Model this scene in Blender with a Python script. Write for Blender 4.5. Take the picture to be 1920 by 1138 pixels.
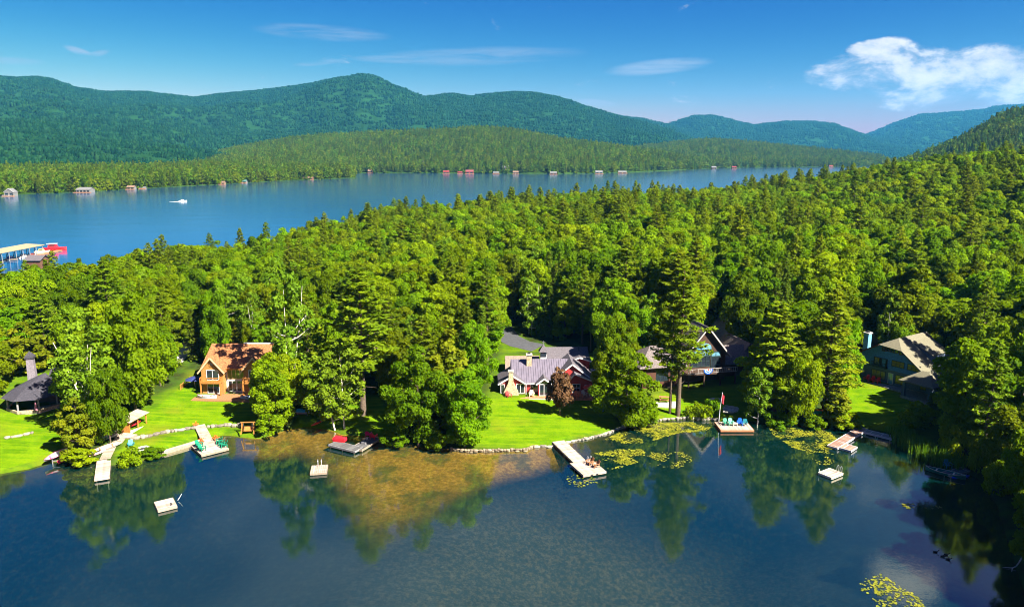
import bpy, math, random
import numpy as np
from mathutils import Vector

for o in list(bpy.data.objects):
    bpy.data.objects.remove(o)
SC = bpy.context.scene
COL = SC.collection
R = math.radians

# ------------------------------------------------------------------ camera, sky, sun, exposure
F, PW, PH = 1400.0, 1920.0, 1138.0          # focal length and size of the photograph in its pixels
CAM_H, PITCH = 46.0, R(11.5)
cd = bpy.data.cameras.new('camera')
cam = bpy.data.objects.new('camera', cd)
COL.objects.link(cam)
cam.location = (0, 0, CAM_H)
cam.rotation_euler = (math.pi / 2 - PITCH, 0, 0)
cd.sensor_width = 36.0
cd.lens = F / PW * 36.0
cd.clip_start = 0.5
cd.clip_end = 40000
SC.camera = cam

SUN_EL = R(43)
SUN_DIR = Vector((0.78, -0.62, 0)).normalized()        # horizontal direction towards the sun
sd_ = bpy.data.lights.new('sun', 'SUN')
sd_.energy = 5.0
sd_.angle = R(0.53)
sd_.color = (1.0, 0.93, 0.80)
sun = bpy.data.objects.new('sun', sd_)
COL.objects.link(sun)
to_sun = Vector((SUN_DIR.x * math.cos(SUN_EL), SUN_DIR.y * math.cos(SUN_EL), math.sin(SUN_EL)))
sun.rotation_euler = (-to_sun).to_track_quat('-Z', 'Y').to_euler()
sun.location = to_sun * 300

W = bpy.data.worlds.new('World')
SC.world = W
W.use_nodes = True
WT = W.node_tree
WT.nodes.clear()


class NT:
    """small node-tree writer"""
    def __init__(s, t): s.t = t
    def n(s, typ, **kw):
        nd = s.t.nodes.new(typ)
        for k, v in kw.items():
            setattr(nd, k, v)
        return nd
    def link(s, a, b): s.t.links.new(a, b)
    def put(s, sock, v):
        if isinstance(v, bpy.types.NodeSocket): s.t.links.new(v, sock)
        elif v is not None: sock.default_value = v
    def math(s, op, a, b=None, c=None, clamp=False):
        nd = s.n('ShaderNodeMath', operation=op, use_clamp=clamp)
        for i, v in enumerate((a, b, c)):
            if v is not None: s.put(nd.inputs[i], v)
        return nd.outputs[0]
    def mix(s, fac, a, b, blend='MIX'):
        nd = s.n('ShaderNodeMix', data_type='RGBA', blend_type=blend)
        s.put(nd.inputs['Factor'], fac); s.put(nd.inputs['A'], a); s.put(nd.inputs['B'], b)
        return nd.outputs['Result']
    def noise(s, vec, scale, detail=4, rough=0.55, dist=0.0):
        nd = s.n('ShaderNodeTexNoise')
        if vec is not None: s.put(nd.inputs['Vector'], vec)
        nd.inputs['Scale'].default_value = scale
        nd.inputs['Detail'].default_value = detail
        nd.inputs['Roughness'].default_value = rough
        nd.inputs['Distortion'].default_value = dist
        return nd.outputs['Fac']
    def ramp(s, fac, lo, hi):
        nd = s.n('ShaderNodeMapRange', interpolation_type='SMOOTHSTEP')
        s.put(nd.inputs['Value'], fac)
        nd.inputs['From Min'].default_value = lo
        nd.inputs['From Max'].default_value = hi
        return nd.outputs['Result']


def C(r, g, b): return (r, g, b, 1.0)


wn = NT(WT)
sky = wn.n('ShaderNodeTexSky', sky_type='NISHITA', sun_disc=False)
sky.sun_elevation = SUN_EL
sky.sun_rotation = math.atan2(SUN_DIR.x, SUN_DIR.y)
sky.altitude = 600
sky.air_density = 1.0
sky.dust_density = 0.9
sky.ozone_density = 2.5
hs = wn.n('ShaderNodeHueSaturation')
hs.inputs['Hue'].default_value = 0.495
hs.inputs['Saturation'].default_value = 1.35
hs.inputs['Value'].default_value = 0.25
wn.link(sky.outputs[0], hs.inputs['Color'])
sp_ = wn.n('ShaderNodeSeparateColor'); wn.link(hs.outputs[0], sp_.inputs[0])      # a deep clear mountain sky: stronger fall-off in red and green
cb_ = wn.n('ShaderNodeCombineColor')
for i_, (k_, e_) in enumerate(((1.72, 3.0), (0.90, 2.25), (1.58, 0.70))):
    wn.put(cb_.inputs[i_], wn.math('MULTIPLY', wn.math('POWER', sp_.outputs[i_], e_), k_))
sky_c = cb_.outputs[0]
tc = wn.n('ShaderNodeTexCoord')
sep = wn.n('ShaderNodeSeparateXYZ')
wn.link(tc.outputs['Generated'], sep.inputs[0])
az = wn.math('ARCTAN2', sep.outputs[0], sep.outputs[1])
el = wn.math('ARCSINE', sep.outputs[2])


def az_el(px, py):
    ux, vy = (px - PW / 2) / F, (py - PH / 2) / F
    d = Vector((ux, math.cos(PITCH) - vy * math.sin(PITCH), -math.sin(PITCH) - vy * math.cos(PITCH))).normalized()
    return math.atan2(d.x, d.y), math.asin(d.z)


def ellipse(px, py, rx, ry, tilt=0.0, mirror=False):
    """soft round field of 1 at the centre falling to 0 at the rim (radii in degrees)"""
    a0, e0 = az_el(px, py)
    if mirror: e0 = -e0
    dx = wn.math('SUBTRACT', az, a0)
    dy = wn.math('SUBTRACT', wn.math('SUBTRACT', el, e0), wn.math('MULTIPLY', dx, tilt))
    q = wn.math('ADD', wn.math('POWER', wn.math('DIVIDE', dx, R(rx)), 2.0), wn.math('POWER', wn.math('DIVIDE', dy, R(ry)), 2.0))
    return wn.math('SUBTRACT', 1.0, q, clamp=True)


def stretched(ka, ke, seed):
    cv = wn.n('ShaderNodeCombineXYZ')
    wn.put(cv.inputs[0], wn.math('MULTIPLY', az, ka))
    wn.put(cv.inputs[1], wn.math('MULTIPLY', el, ke))
    cv.inputs[2].default_value = seed
    return cv.outputs[0]


fine = wn.noise(stretched(16, 30, 3.1), 1.0, 8, 0.62, 0.25)
broad = wn.noise(stretched(5, 12, 7.7), 1.0, 3, 0.5)
# broken white cloud over the low mountains on the east side
heap = None
for e in ((1655, 132, 6.0, 2.1, 0.0), (1780, 150, 7.0, 2.6, -0.05), (1895, 140, 5.5, 2.6, 0.0), (1990, 165, 8, 3.0, 0), (1640, 92, 2.6, 0.9, 0.1), (1640, 880, 3.4, 2.6, 0.0, True), (1690, 1095, 4.0, 1.6, 0.0, True), (1790, 192, 6.5, 1.0, 0.0)):
    v = ellipse(*e)
    heap = v if heap is None else wn.math('MAXIMUM', heap, v)
heap = wn.math('MULTIPLY', wn.ramp(heap, 0.0, 0.8), 0.43)
heap_m = wn.ramp(wn.math('ADD', heap, wn.math('MULTIPLY', wn.math('SUBTRACT', fine, 0.5), 1.5)), 0.20, 0.50)
# thin lens-shaped streaks
thin = None
streak_n = wn.noise(stretched(9, 90, 1.3), 1.0, 5, 0.6, 0.4)
for e, k in (((605, 62, 5.2, 0.62, -0.03), 0.4), ((900, 106, 8.5, 0.75, 0.03), 0.35), ((760, 112, 4.5, 0.35, 0.0), 0.35),
             ((1235, 126, 4.2, 0.62, 0.07), 0.6), ((150, 98, 1.0, 0.30, -0.3), 0.7), ((178, 103, 1.0, 0.25, 0.3), 0.4),
             ((600, 118, 2.2, 0.22, 0.12), 0.4), ((25, 115, 2.0, 0.3, 0), 0.3), ((1120, 193, 1.8, 0.28, -.1), 0.6)):
    v = wn.math('MULTIPLY', wn.ramp(ellipse(*e), 0.0, 0.9), k)
    thin = v if thin is None else wn.math('MAXIMUM', thin, v)
thin_m = wn.math('MULTIPLY', thin, wn.ramp(streak_n, 0.25, 0.6))
# high sky: scattered veils that go on all round above the frame
veil_n = wn.noise(stretched(2.2, 4.0, 11.3), 1.0, 6, 0.6, 0.5)
veil_m = wn.math('MULTIPLY', wn.math('MULTIPLY', wn.ramp(veil_n, 0.50, 0.70), wn.ramp(el, R(15), R(26))), 0.36)
cl = wn.math('MAXIMUM', heap_m, wn.math('MAXIMUM', thin_m, veil_m))
shade = wn.mix(wn.ramp(wn.math('ADD', fine, wn.math('MULTIPLY', broad, 0.5)), 0.62, 0.92), C(1.9, 2.2, 2.7), C(4.3, 4.1, 3.9))
sky_mix = wn.mix(cl, sky_c, wn.mix(heap_m, C(2.1, 2.4, 2.9), shade))
bg = wn.n('ShaderNodeBackground')
bg.inputs['Strength'].default_value = 0.055
wn.link(sky_mix, bg.inputs['Color'])
wo = wn.n('ShaderNodeOutputWorld')
wn.link(bg.outputs[0], wo.inputs['Surface'])

SC.view_settings.view_transform = 'Standard'
SC.view_settings.look = 'None'
SC.view_settings.gamma = 1.0
SC.view_settings.use_curve_mapping = False
SC.view_settings.exposure = 2.2
SC.render.engine = 'CYCLES'
SC.cycles.use_denoising = True
SC.cycles.filter_width = 1.0
SC.cycles.max_bounces = 6
SC.cycles.diffuse_bounces = 4
SC.cycles.glossy_bounces = 3
SC.cycles.transmission_bounces = 2
SC.cycles.volume_bounces = 0
SC.cycles.transparent_max_bounces = 8
SC.cycles.caustics_reflective = False
SC.cycles.caustics_refractive = False
SC.cycles.sample_clamp_indirect = 6.0
SC.cycles.volume_step_rate = 10

# ------------------------------------------------------------------ small tools
rnd = random.Random(4)
rng = np.random.default_rng(11)
CP, SP = math.cos(PITCH), math.sin(PITCH)


def ray(px, py):
    ux, vy = (px - PW / 2) / F, (py - PH / 2) / F
    return ux, CP - vy * SP, -SP - vy * CP


def ground(px, py, z=0.0):
    """where the sight line of a photo pixel meets the level z"""
    dx, dy, dz = ray(px, py)
    t = (z - CAM_H) / dz
    return dx * t, dy * t


def z_at(py, Y):
    _, dy, dz = ray(960, py)
    return CAM_H + Y * dz / dy


def pix(x, y, z):
    zc = y * CP - (z - CAM_H) * SP
    yc = y * SP + (z - CAM_H) * CP
    return PW / 2 + F * x / zc, PH / 2 - F * yc / zc, zc


def smooth(a, b, x):
    t = np.clip((np.asarray(x, float) - a) / (b - a), 0, 1)
    return t * t * (3 - 2 * t)


_lat = rng.random((256, 256))


def vnoise(x, y):
    x = np.asarray(x, float); y = np.asarray(y, float)
    xi = np.floor(x).astype(int); yi = np.floor(y).astype(int)
    fx = x - xi; fy = y - yi
    fx = fx * fx * (3 - 2 * fx); fy = fy * fy * (3 - 2 * fy)
    a = _lat[xi & 255, yi & 255]; b = _lat[(xi + 1) & 255, yi & 255]
    c = _lat[xi & 255, (yi + 1) & 255]; d = _lat[(xi + 1) & 255, (yi + 1) & 255]
    return (a * (1 - fx) + b * fx) * (1 - fy) + (c * (1 - fx) + d * fx) * fy


def fbm(x, y, o=4):
    s = 0; a = 0.5; t = 0
    for k in range(o):
        s = s + a * vnoise(np.asarray(x) * 2 ** k + 17.3 * k, np.asarray(y) * 2 ** k + 5.1 * k)
        t += a; a *= 0.5
    return s / t


def in_poly(x, y, poly):
    x = np.asarray(x, float); y = np.asarray(y, float)
    ins = np.zeros(x.shape, bool)
    n = len(poly); j = n - 1
    for i in range(n):
        xi, yi = poly[i]; xj, yj = poly[j]
        if yi != yj:
            ins ^= ((yi > y) != (yj > y)) & (x < (xj - xi) * (y - yi) / (yj - yi) + xi)
        j = i
    return ins


def dist_line(x, y, pts):
    x = np.asarray(x, float); y = np.asarray(y, float)
    d = np.full(x.shape, 1e12)
    for (ax, ay), (bx, by) in zip(pts[:-1], pts[1:]):
        vx, vy = bx - ax, by - ay
        t = np.clip(((x - ax) * vx + (y - ay) * vy) / (vx * vx + vy * vy + 1e-12), 0, 1)
        d = np.minimum(d, (x - ax - t * vx) ** 2 + (y - ay - t * vy) ** 2)
    return np.sqrt(d)


def np_mesh(name, V, Fc, tint=None, smooth_shade=False):
    """mesh from arrays; Fc is (n,3) or (n,4)"""
    V = np.asarray(V, np.float32); Fc = np.asarray(Fc, np.int32)
    me = bpy.data.meshes.new(name)
    k = Fc.shape[1]
    me.vertices.add(len(V)); me.vertices.foreach_set('co', V.ravel())
    me.loops.add(Fc.size); me.loops.foreach_set('vertex_index', Fc.ravel())
    me.polygons.add(len(Fc)); me.polygons.foreach_set('loop_start', np.arange(0, Fc.size, k, dtype=np.int32))
    if smooth_shade: me.polygons.foreach_set('use_smooth', np.ones(len(Fc), bool))
    if tint is not None:
        a = me.attributes.new('tint', 'FLOAT', 'POINT')
        a.data.foreach_set('value', np.asarray(tint, np.float32))
    me.update(calc_edges=True)
    return me


def grid_mesh(name, X, Y, Z, attrs=None, smooth_shade=True):
    n, m = X.shape
    V = np.stack([X, Y, Z], -1).reshape(-1, 3)
    i = np.arange(n * m).reshape(n, m)
    Fc = np.stack([i[:-1, :-1], i[1:, :-1], i[1:, 1:], i[:-1, 1:]], -1).reshape(-1, 4)
    me = np_mesh(name, V, Fc, None, smooth_shade)
    for k, v in (attrs or {}).items():
        a = me.attributes.new(k, 'FLOAT', 'POINT')
        a.data.foreach_set('value', np.asarray(v, np.float32).ravel())
    return me


def link(name, me, parent=None, loc=None, rz=None):
    o = bpy.data.objects.new(name, me)
    COL.objects.link(o)
    if parent is not None: o.parent = parent
    if loc is not None: o.location = loc
    if rz is not None: o.rotation_euler = (0, 0, rz)
    return o


def tag(o, label=None, cat=None, group=None, kind=None):
    if label: o['label'] = label
    if cat: o['category'] = cat
    if group: o['group'] = group
    if kind: o['kind'] = kind
    return o


def thing(name, label, cat, loc=(0, 0, 0), rz=0.0, group=None, scale=None):
    o = link(name, None, None, loc, rz)
    o.empty_display_size = 0.5
    if scale: o.scale = scale
    return tag(o, label, cat, group)


def copy_tree(o, parent=None):
    c = o.copy(); COL.objects.link(c); c.parent = parent
    for ch in o.children:
        copy_tree(ch, c)
    return c


# ------------------------------------------------------------------ materials
MATS = {}


def mat(name, col, rough=0.7, var=0.25, scale=2.0, bump=0.0, bscale=None, spec=0.3, metal=0.0, stretch=None, col2=None, rv=0.0):
    if name in MATS: return MATS[name]
    m = bpy.data.materials.new(name); m.use_nodes = True
    t = NT(m.node_tree); p = m.node_tree.nodes['Principled BSDF']
    co = t.n('ShaderNodeTexCoord').outputs['Object']
    if stretch:
        mp = t.n('ShaderNodeMapping'); mp.inputs['Scale'].default_value = stretch
        t.link(co, mp.inputs[0]); co = mp.outputs[0]
    nz = t.noise(co, scale, 5, 0.6)
    a = C(*[c * (1 - var) for c in col]); b = C(*[min(1, c * (1 + var)) for c in (col2 or col)])
    c_ = t.mix(t.ramp(nz, 0.3, 0.7), a, b)
    if rv:          # every stone or board a little lighter or darker than the next
        k_ = t.math('ADD', 1 - rv, t.math('MULTIPLY', t.n('ShaderNodeObjectInfo').outputs['Random'], 2 * rv))
        cc = t.n('ShaderNodeCombineColor')
        for i in range(3): t.put(cc.inputs[i], k_)
        c_ = t.mix(1.0, c_, cc.outputs[0], 'MULTIPLY')
    t.link(c_, p.inputs['Base Color'])
    p.inputs['Roughness'].default_value = rough
    p.inputs['Specular IOR Level'].default_value = spec
    p.inputs['Metallic'].default_value = metal
    if bump:
        bn = t.n('ShaderNodeBump'); bn.inputs['Strength'].default_value = bump; bn.inputs['Distance'].default_value = 0.05
        t.link(t.noise(co, bscale or scale * 6, 4, 0.6), bn.inputs['Height'])
        t.link(bn.outputs[0], p.inputs['Normal'])
    MATS[name] = m
    return m


def siding(name, col, course=0.18, var=0.25, vertical=False):
    """overlapping courses of boards or shingles: fine relief from a wave, colour from noise"""
    if name in MATS: return MATS[name]
    m = mat(name, col, 0.75, var, 3.0, stretch=(1, 1, 4) if not vertical else (4, 4, 0.6))
    t = NT(m.node_tree); p = m.node_tree.nodes['Principled BSDF']
    co = t.n('ShaderNodeTexCoord').outputs['Object']
    w = t.n('ShaderNodeTexWave', wave_type='BANDS', bands_direction='Z' if not vertical else 'X', wave_profile='SAW')
    w.inputs['Scale'].default_value = 1.0 / course / 6.283 * 3.1416
    t.link(co, w.inputs['Vector'])
    bn = t.n('ShaderNodeBump'); bn.inputs['Strength'].default_value = 0.6; bn.inputs['Distance'].default_value = 0.03
    t.link(w.outputs['Fac'], bn.inputs['Height']); t.link(bn.outputs[0], p.inputs['Normal'])
    return m


def leaf_mat(name, ca, cb, hue=0.02, val=0.35, transl=0.30, cc=None):
    m = bpy.data.materials.new(name); m.use_nodes = True
    t = NT(m.node_tree); t.t.nodes.clear()
    at = t.n('ShaderNodeAttribute', attribute_name='tint')
    oi = t.n('ShaderNodeObjectInfo')
    c = t.mix(at.outputs['Fac'], C(*ca), C(*cb))
    h = t.n('ShaderNodeHueSaturation')
    r1 = oi.outputs['Random']
    r2 = t.math('FRACT', t.math('MULTIPLY', r1, 37.7))
    t.put(h.inputs['Hue'], t.math('ADD', 0.5 - 1.5 * hue, t.math('MULTIPLY', r1, 1.7 * hue)))
    t.put(h.inputs['Value'], t.math('ADD', 1 - val * 0.5, t.math('MULTIPLY', r2, val)))
    t.link(c, h.inputs['Color'])
    d = t.n('ShaderNodeBsdfPrincipled')
    d.inputs['Roughness'].default_value = 0.55
    d.inputs['Specular IOR Level'].default_value = 0.0 if name in ('far_foliage', 'mountain_foliage') else 0.05
    t.link(h.outputs[0], d.inputs['Base Color'])
    tr = t.n('ShaderNodeBsdfTranslucent')
    warm = t.mix(1.0, h.outputs[0], C(1.25, 1.15, 0.35), 'MULTIPLY')
    t.link(warm, tr.inputs['Color'])
    ms = t.n('ShaderNodeMixShader'); ms.inputs[0].default_value = transl
    t.link(d.outputs[0], ms.inputs[1]); t.link(tr.outputs[0], ms.inputs[2])
    out = t.n('ShaderNodeOutputMaterial'); t.link(ms.outputs[0], out.inputs['Surface'])
    MATS[name] = m
    return m


LEAF = {
    'broad': leaf_mat('broadleaf_foliage', (0.072, 0.170, 0.0015), (0.175, 0.305, 0.003), 0.026, 0.7, 0.58),
    'pine': leaf_mat('pine_needles', (0.065, 0.135, 0.003), (0.165, 0.240, 0.005), 0.018, 0.45, 0.45),
    'spruce': leaf_mat('spruce_needles', (0.044, 0.098, 0.004), (0.110, 0.180, 0.007), 0.02, 0.5, 0.35),
    'birch': leaf_mat('birch_foliage', (0.075, 0.165, 0.006), (0.165, 0.275, 0.012), 0.012, 0.3, 0.45),
    'copper': leaf_mat('copper_foliage', (0.060, 0.030, 0.014), (0.150, 0.090, 0.040), 0.01, 0.1),
    'red': leaf_mat('dead_needles', (0.10, 0.03, 0.008), (0.20, 0.06, 0.015), 0.01, 0.2),
    'cedar': leaf_mat('cedar_foliage', (0.075, 0.130, 0.003), (0.190, 0.225, 0.006), 0.012, 0.3, 0.4),
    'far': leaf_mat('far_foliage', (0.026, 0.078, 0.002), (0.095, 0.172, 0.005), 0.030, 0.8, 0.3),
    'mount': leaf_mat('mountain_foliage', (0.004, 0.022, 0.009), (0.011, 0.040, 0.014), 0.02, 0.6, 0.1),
    'reed': leaf_mat('reed_blades', (0.035, 0.14, 0.004), (0.11, 0.23, 0.015), 0.01, 0.1),
}
BARK = mat('bark', (0.09, 0.065, 0.045), 0.9, 0.3, 4, 0.6, 12)
BARK_PALE = mat('pale_bark', (0.50, 0.46, 0.38), 0.8, 0.3, 3, 0.3, 10)
BARK_GREY = mat('grey_dead_wood', (0.26, 0.23, 0.20), 0.9, 0.25, 4, 0.3, 10)

# ------------------------------------------------------------------ shores, ground, water
SHORE_PX = [(-60, 905), (0, 890), (60, 879), (95, 867), (130, 868), (150, 874), (180, 868), (205, 874), (240, 870), (275, 864), (300, 851),
            (330, 839), (366, 828), (374, 824), (425, 817), (470, 823), (490, 823), (540, 807), (575, 801), (620, 808), (640, 816),
            (700, 820), (740, 830), (790, 840), (845, 843), (880, 847), (985, 845), (1000, 839), (1040, 837), (1060, 831), (1100, 823),
            (1150, 809), (1170, 800), (1235, 791), (1290, 787), (1340, 790), (1400, 790), (1440, 796), (1490, 796), (1560, 801),
            (1600, 803), (1625, 804), (1672, 812), (1692, 832), (1720, 852), (1755, 868), (1805, 884), (1845, 905), (1868, 950),
            (1885, 1010), (1905, 1080), (1930, 1140), (1990, 1260)]
SHORE = [(-900.0, 60.0), (-160.0, 82.0)] + [ground(*p) for p in SHORE_PX] + [(70.0, 20.0), (110.0, -120.0), (300.0, -300.0)]
_back = [(2600, 2300), (1900, 1500), (1820, 1050), (1740, 820), (1660, 690), (1560, 620), (1420, 560), (1300, 530), (1150, 510), (1000, 470), (850, 440),
         (700, 415), (600, 345), (450, 280), (300, 246), (130, 222), (0, 205), (-150, 200)]
BACK = [((p - 960) / F * Y / 1.02, Y) for p, Y in _back] + [(-500.0, 195.0), (-900.0, 195.0)]
LAND = SHORE + [(4000.0, -300.0), (4000.0, 2600.0)] + BACK


def height(x, y):
    x = np.atleast_1d(np.asarray(x, float)); y = np.atleast_1d(np.asarray(y, float))
    d1 = dist_line(x, y, SHORE)
    d2 = dist_line(x, y, BACK)
    d = np.minimum(d1, d2)
    land = in_poly(x, y, LAND)
    up = 0.45 * smooth(0, 0.9, d) + 0.075 * np.minimum(d, 42) + 0.015 * np.clip(d - 42, 0, 160)
    up = up + 24 * smooth(120, 275, x) * smooth(125, 300, y) * (1 - 0.85 * smooth(420, 620, y)) + 0.7 * (fbm(x * 0.03, y * 0.03, 3) - 0.5) * smooth(2, 20, d)
    shelf = np.exp(-((x + 17) / 24.0) ** 2)
    dn = -0.22 - (0.30 - 0.255 * shelf) * np.minimum(d1, 30) - np.where(d2 < d1, 4.0, 0.0) * smooth(0, 30, d2)
    dn = dn + 0.18 * (fbm(x * 0.25, y * 0.25, 3) - 0.5)
    return np.where(land, up, dn)


def h1(x, y): return float(height(x, y)[0])


def P(px, py):
    """photo pixel -> point on the ground"""
    dx, dy, dz = ray(px, py)
    z = 0.0
    for _ in range(12):
        t = (z - CAM_H) / dz
        z = 0.5 * z + 0.5 * max(0.0, h1(dx * t, dy * t))
    t = (z - CAM_H) / dz
    return Vector((dx * t, dy * t, z))


def Pw(px, py, z=0.0):
    x, y = ground(px, py, z)
    return Vector((x, y, z))


LAWN_PX = [[(-80, 772), (60, 770), (150, 762), (150, 872), (95, 868), (0, 891), (-80, 908)],
           [(235, 820), (262, 775), (320, 735), (345, 715), (400, 748), (500, 742), (512, 800), (430, 804), (300, 818)],
           [(205, 850), (240, 826), (400, 800), (500, 806), (480, 824), (425, 818), (370, 825), (275, 862), (210, 866)],
           [(540, 806), (560, 770), (610, 745), (720, 740), (770, 830), (700, 820), (620, 808)],
           [(848, 843), (905, 745), (1110, 735), (1140, 760), (1170, 800), (1100, 823), (1040, 837), (985, 845)],
           [(1220, 735), (1420, 712), (1420, 792), (1290, 788), (1220, 790)],
           [(1575, 722), (1640, 712), (1760, 742), (1725, 800), (1690, 822), (1620, 804), (1560, 800)]]
LAWNS = [[tuple(P(*q)[:2]) for q in pl] for pl in LAWN_PX]

YARD_PX = [[(-80, 700), (160, 690), (150, 880), (-80, 915)],
           [(200, 880), (225, 760), (330, 720), (340, 690), (520, 690), (515, 830)],
           [(520, 830), (560, 740), (720, 735), (760, 840), (600, 815)],
           [(840, 850), (905, 730), (930, 660), (1125, 660), (1150, 740), (1185, 815), (985, 850)],
           [(1180, 800), (1200, 690), (1430, 675), (1430, 800)],
           [(1560, 810), (1590, 690), (1790, 690), (1770, 745), (1725, 815), (1690, 840)],
           [(330, 690), (365, 640), (330, 612), (500, 608), (500, 632), (390, 650), (345, 700)],
           [(925, 665), (930, 606), (960, 603), (1000, 640), (1090, 660)],
           [(1310, 690), (1300, 598), (1380, 598), (1390, 690)],
           [(1600, 700), (1620, 608), (1650, 608), (1650, 700)],
           [(1690, 690), (1815, 690), (1815, 790), (1745, 845), (1690, 830)]]
YARDS = [[tuple(P(*q)[:2]) for q in pl] for pl in YARD_PX]

# ground sheet on a grid that is fine round the houses and widens outwards
def axis(lo, hi, step, outer_lo, outer_hi, g=1.09):
    a = list(np.arange(lo, hi + 1e-6, step))
    s = step
    while a[-1] < outer_hi: s *= g; a.append(a[-1] + s)
    s = step
    while a[0] > outer_lo: s *= g; a.insert(0, a[0] - s)
    return np.array(a)


gx = axis(-85, 115, 0.8, -3000, 4000)
gy = axis(52, 170, 0.8, -300, 2600)
GX, GY = np.meshgrid(gx, gy, indexing='ij')
GZ = height(GX.ravel(), GY.ravel()).reshape(GX.shape)
lawn = np.zeros(GX.shape)
for pl in LAWNS:
    ins = in_poly(GX, GY, pl)
    d = dist_line(GX, GY, pl + pl[:1])
    lawn = np.maximum(lawn, np.where(ins, smooth(0, 1.2, d), 0))
for pl in YARDS:
    lawn = np.maximum(lawn, np.where(in_poly(GX, GY, pl), 0.62 * smooth(0, 2.5, dist_line(GX, GY, pl + pl[:1])), 0))
GM = bpy.data.materials.new('ground_cover'); GM.use_nodes = True
t = NT(GM.node_tree); p = GM.node_tree.nodes['Principled BSDF']
geo = t.n('ShaderNodeNewGeometry'); pos = geo.outputs['Position']
lw = t.n('ShaderNodeAttribute', attribute_name='lawn').outputs['Fac']
sepz = t.n('ShaderNodeSeparateXYZ'); t.link(pos, sepz.inputs[0])
n1 = t.noise(pos, 0.35, 5, 0.65); n2 = t.noise(pos, 3.0, 5, 0.7); n3 = t.noise(pos, 0.09, 3)
mpn = t.n('ShaderNodeMapping'); mpn.inputs['Rotation'].default_value = (0, 0, R(-8)); mpn.inputs['Scale'].default_value = (0.12, 1.4, 1)
t.link(pos, mpn.inputs[0])
stripes = t.noise(mpn.outputs[0], 0.9, 2, 0.5)
grass = t.mix(t.ramp(n1, 0.3, 0.7), C(0.042, 0.115, 0.002), C(0.100, 0.180, 0.003))
grass = t.mix(t.math('MULTIPLY', t.ramp(stripes, 0.42, 0.62), 0.65), grass, C(0.125, 0.190, 0.003))
grass = t.mix(t.math('MULTIPLY', t.ramp(n2, 0.45, 0.75), 0.5), grass, C(0.030, 0.080, 0.003))
grass = t.mix(t.math('MULTIPLY', t.ramp(n3, 0.5, 0.68), 0.55), grass, C(0.135, 0.130, 0.012))
floor = t.mix(t.ramp(n1, 0.35, 0.65), C(0.022, 0.030, 0.008), C(0.030, 0.062, 0.008))
floor = t.mix(t.math('MULTIPLY', t.ramp(n2, 0.5, 0.7), 0.5), floor, C(0.06, 0.045, 0.02))
land_c = t.mix(lw, floor, grass)
# lake bed: pale amber sand in the shallows, weed and dark silt where it is deep, darkened also for light lost in the water
bed = t.mix(t.ramp(t.noise(pos, 1.7, 8, 0.75), 0.38, 0.66), C(0.17, 0.082, 0.006), C(0.36, 0.200, 0.026))
bed = t.mix(t.math('MULTIPLY', t.ramp(t.noise(pos, 0.16, 5, 0.7), 0.46, 0.62), 0.7), bed, C(0.035, 0.045, 0.006))
bed = t.mix(t.n('ShaderNodeAttribute', attribute_name='sand').outputs['Fac'], t.mix(t.ramp(t.noise(pos, 0.6, 5, 0.7), 0.35, 0.7), C(0.014, 0.018, 0.005), C(0.038, 0.028, 0.007)), bed)
deep = t.ramp(sepz.outputs[2], -0.7, -1.55)
silt_depth_tint = (t.mix(t.ramp(t.noise(pos, 1.2, 6, 0.75), 0.45, 0.7), C(0.001, 0.004, 0.005), C(0.010, 0.012, 0.008)))
weedc = t.mix(t.ramp(t.noise(pos, 1.6, 8, 0.8), 0.42, 0.66), C(0.020, 0.027, 0.020), C(0.062, 0.056, 0.038))
bed = t.mix(deep, bed, t.mix(t.n('ShaderNodeAttribute', attribute_name='weed').outputs['Fac'], silt_depth_tint, weedc))
shoreline = t.ramp(sepz.outputs[2], -0.02, 0.10)
t.link(t.mix(shoreline, bed, land_c), p.inputs['Base Color'])
p.inputs['Roughness'].default_value = 0.95; p.inputs['Specular IOR Level'].default_value = 0.0
bn = t.n('ShaderNodeBump'); bn.inputs['Strength'].default_value = 0.5; bn.inputs['Distance'].default_value = 0.15
t.link(t.noise(pos, 2.2, 5, 0.75), bn.inputs['Height']); t.link(bn.outputs[0], p.inputs['Normal'])
sand = smooth(0.12, 0.55, np.exp(-((GX + 17) / 24.0) ** 2))
weed = np.exp(-((GX - 8) / 26.0) ** 2) * (1 - smooth(82, 100, GY)) + 0.5 * np.exp(-((GX - 2) / 14.0) ** 2) * (1 - smooth(96, 108, GY))
me = grid_mesh('ground', GX, GY, GZ, {'lawn': lawn, 'sand': sand, 'weed': np.clip(weed, 0, 1)}); me.materials.append(GM)
tag(link('ground', me), 'lawns, wooded ground and lake bed of the peninsula', 'ground', kind='structure')


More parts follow.
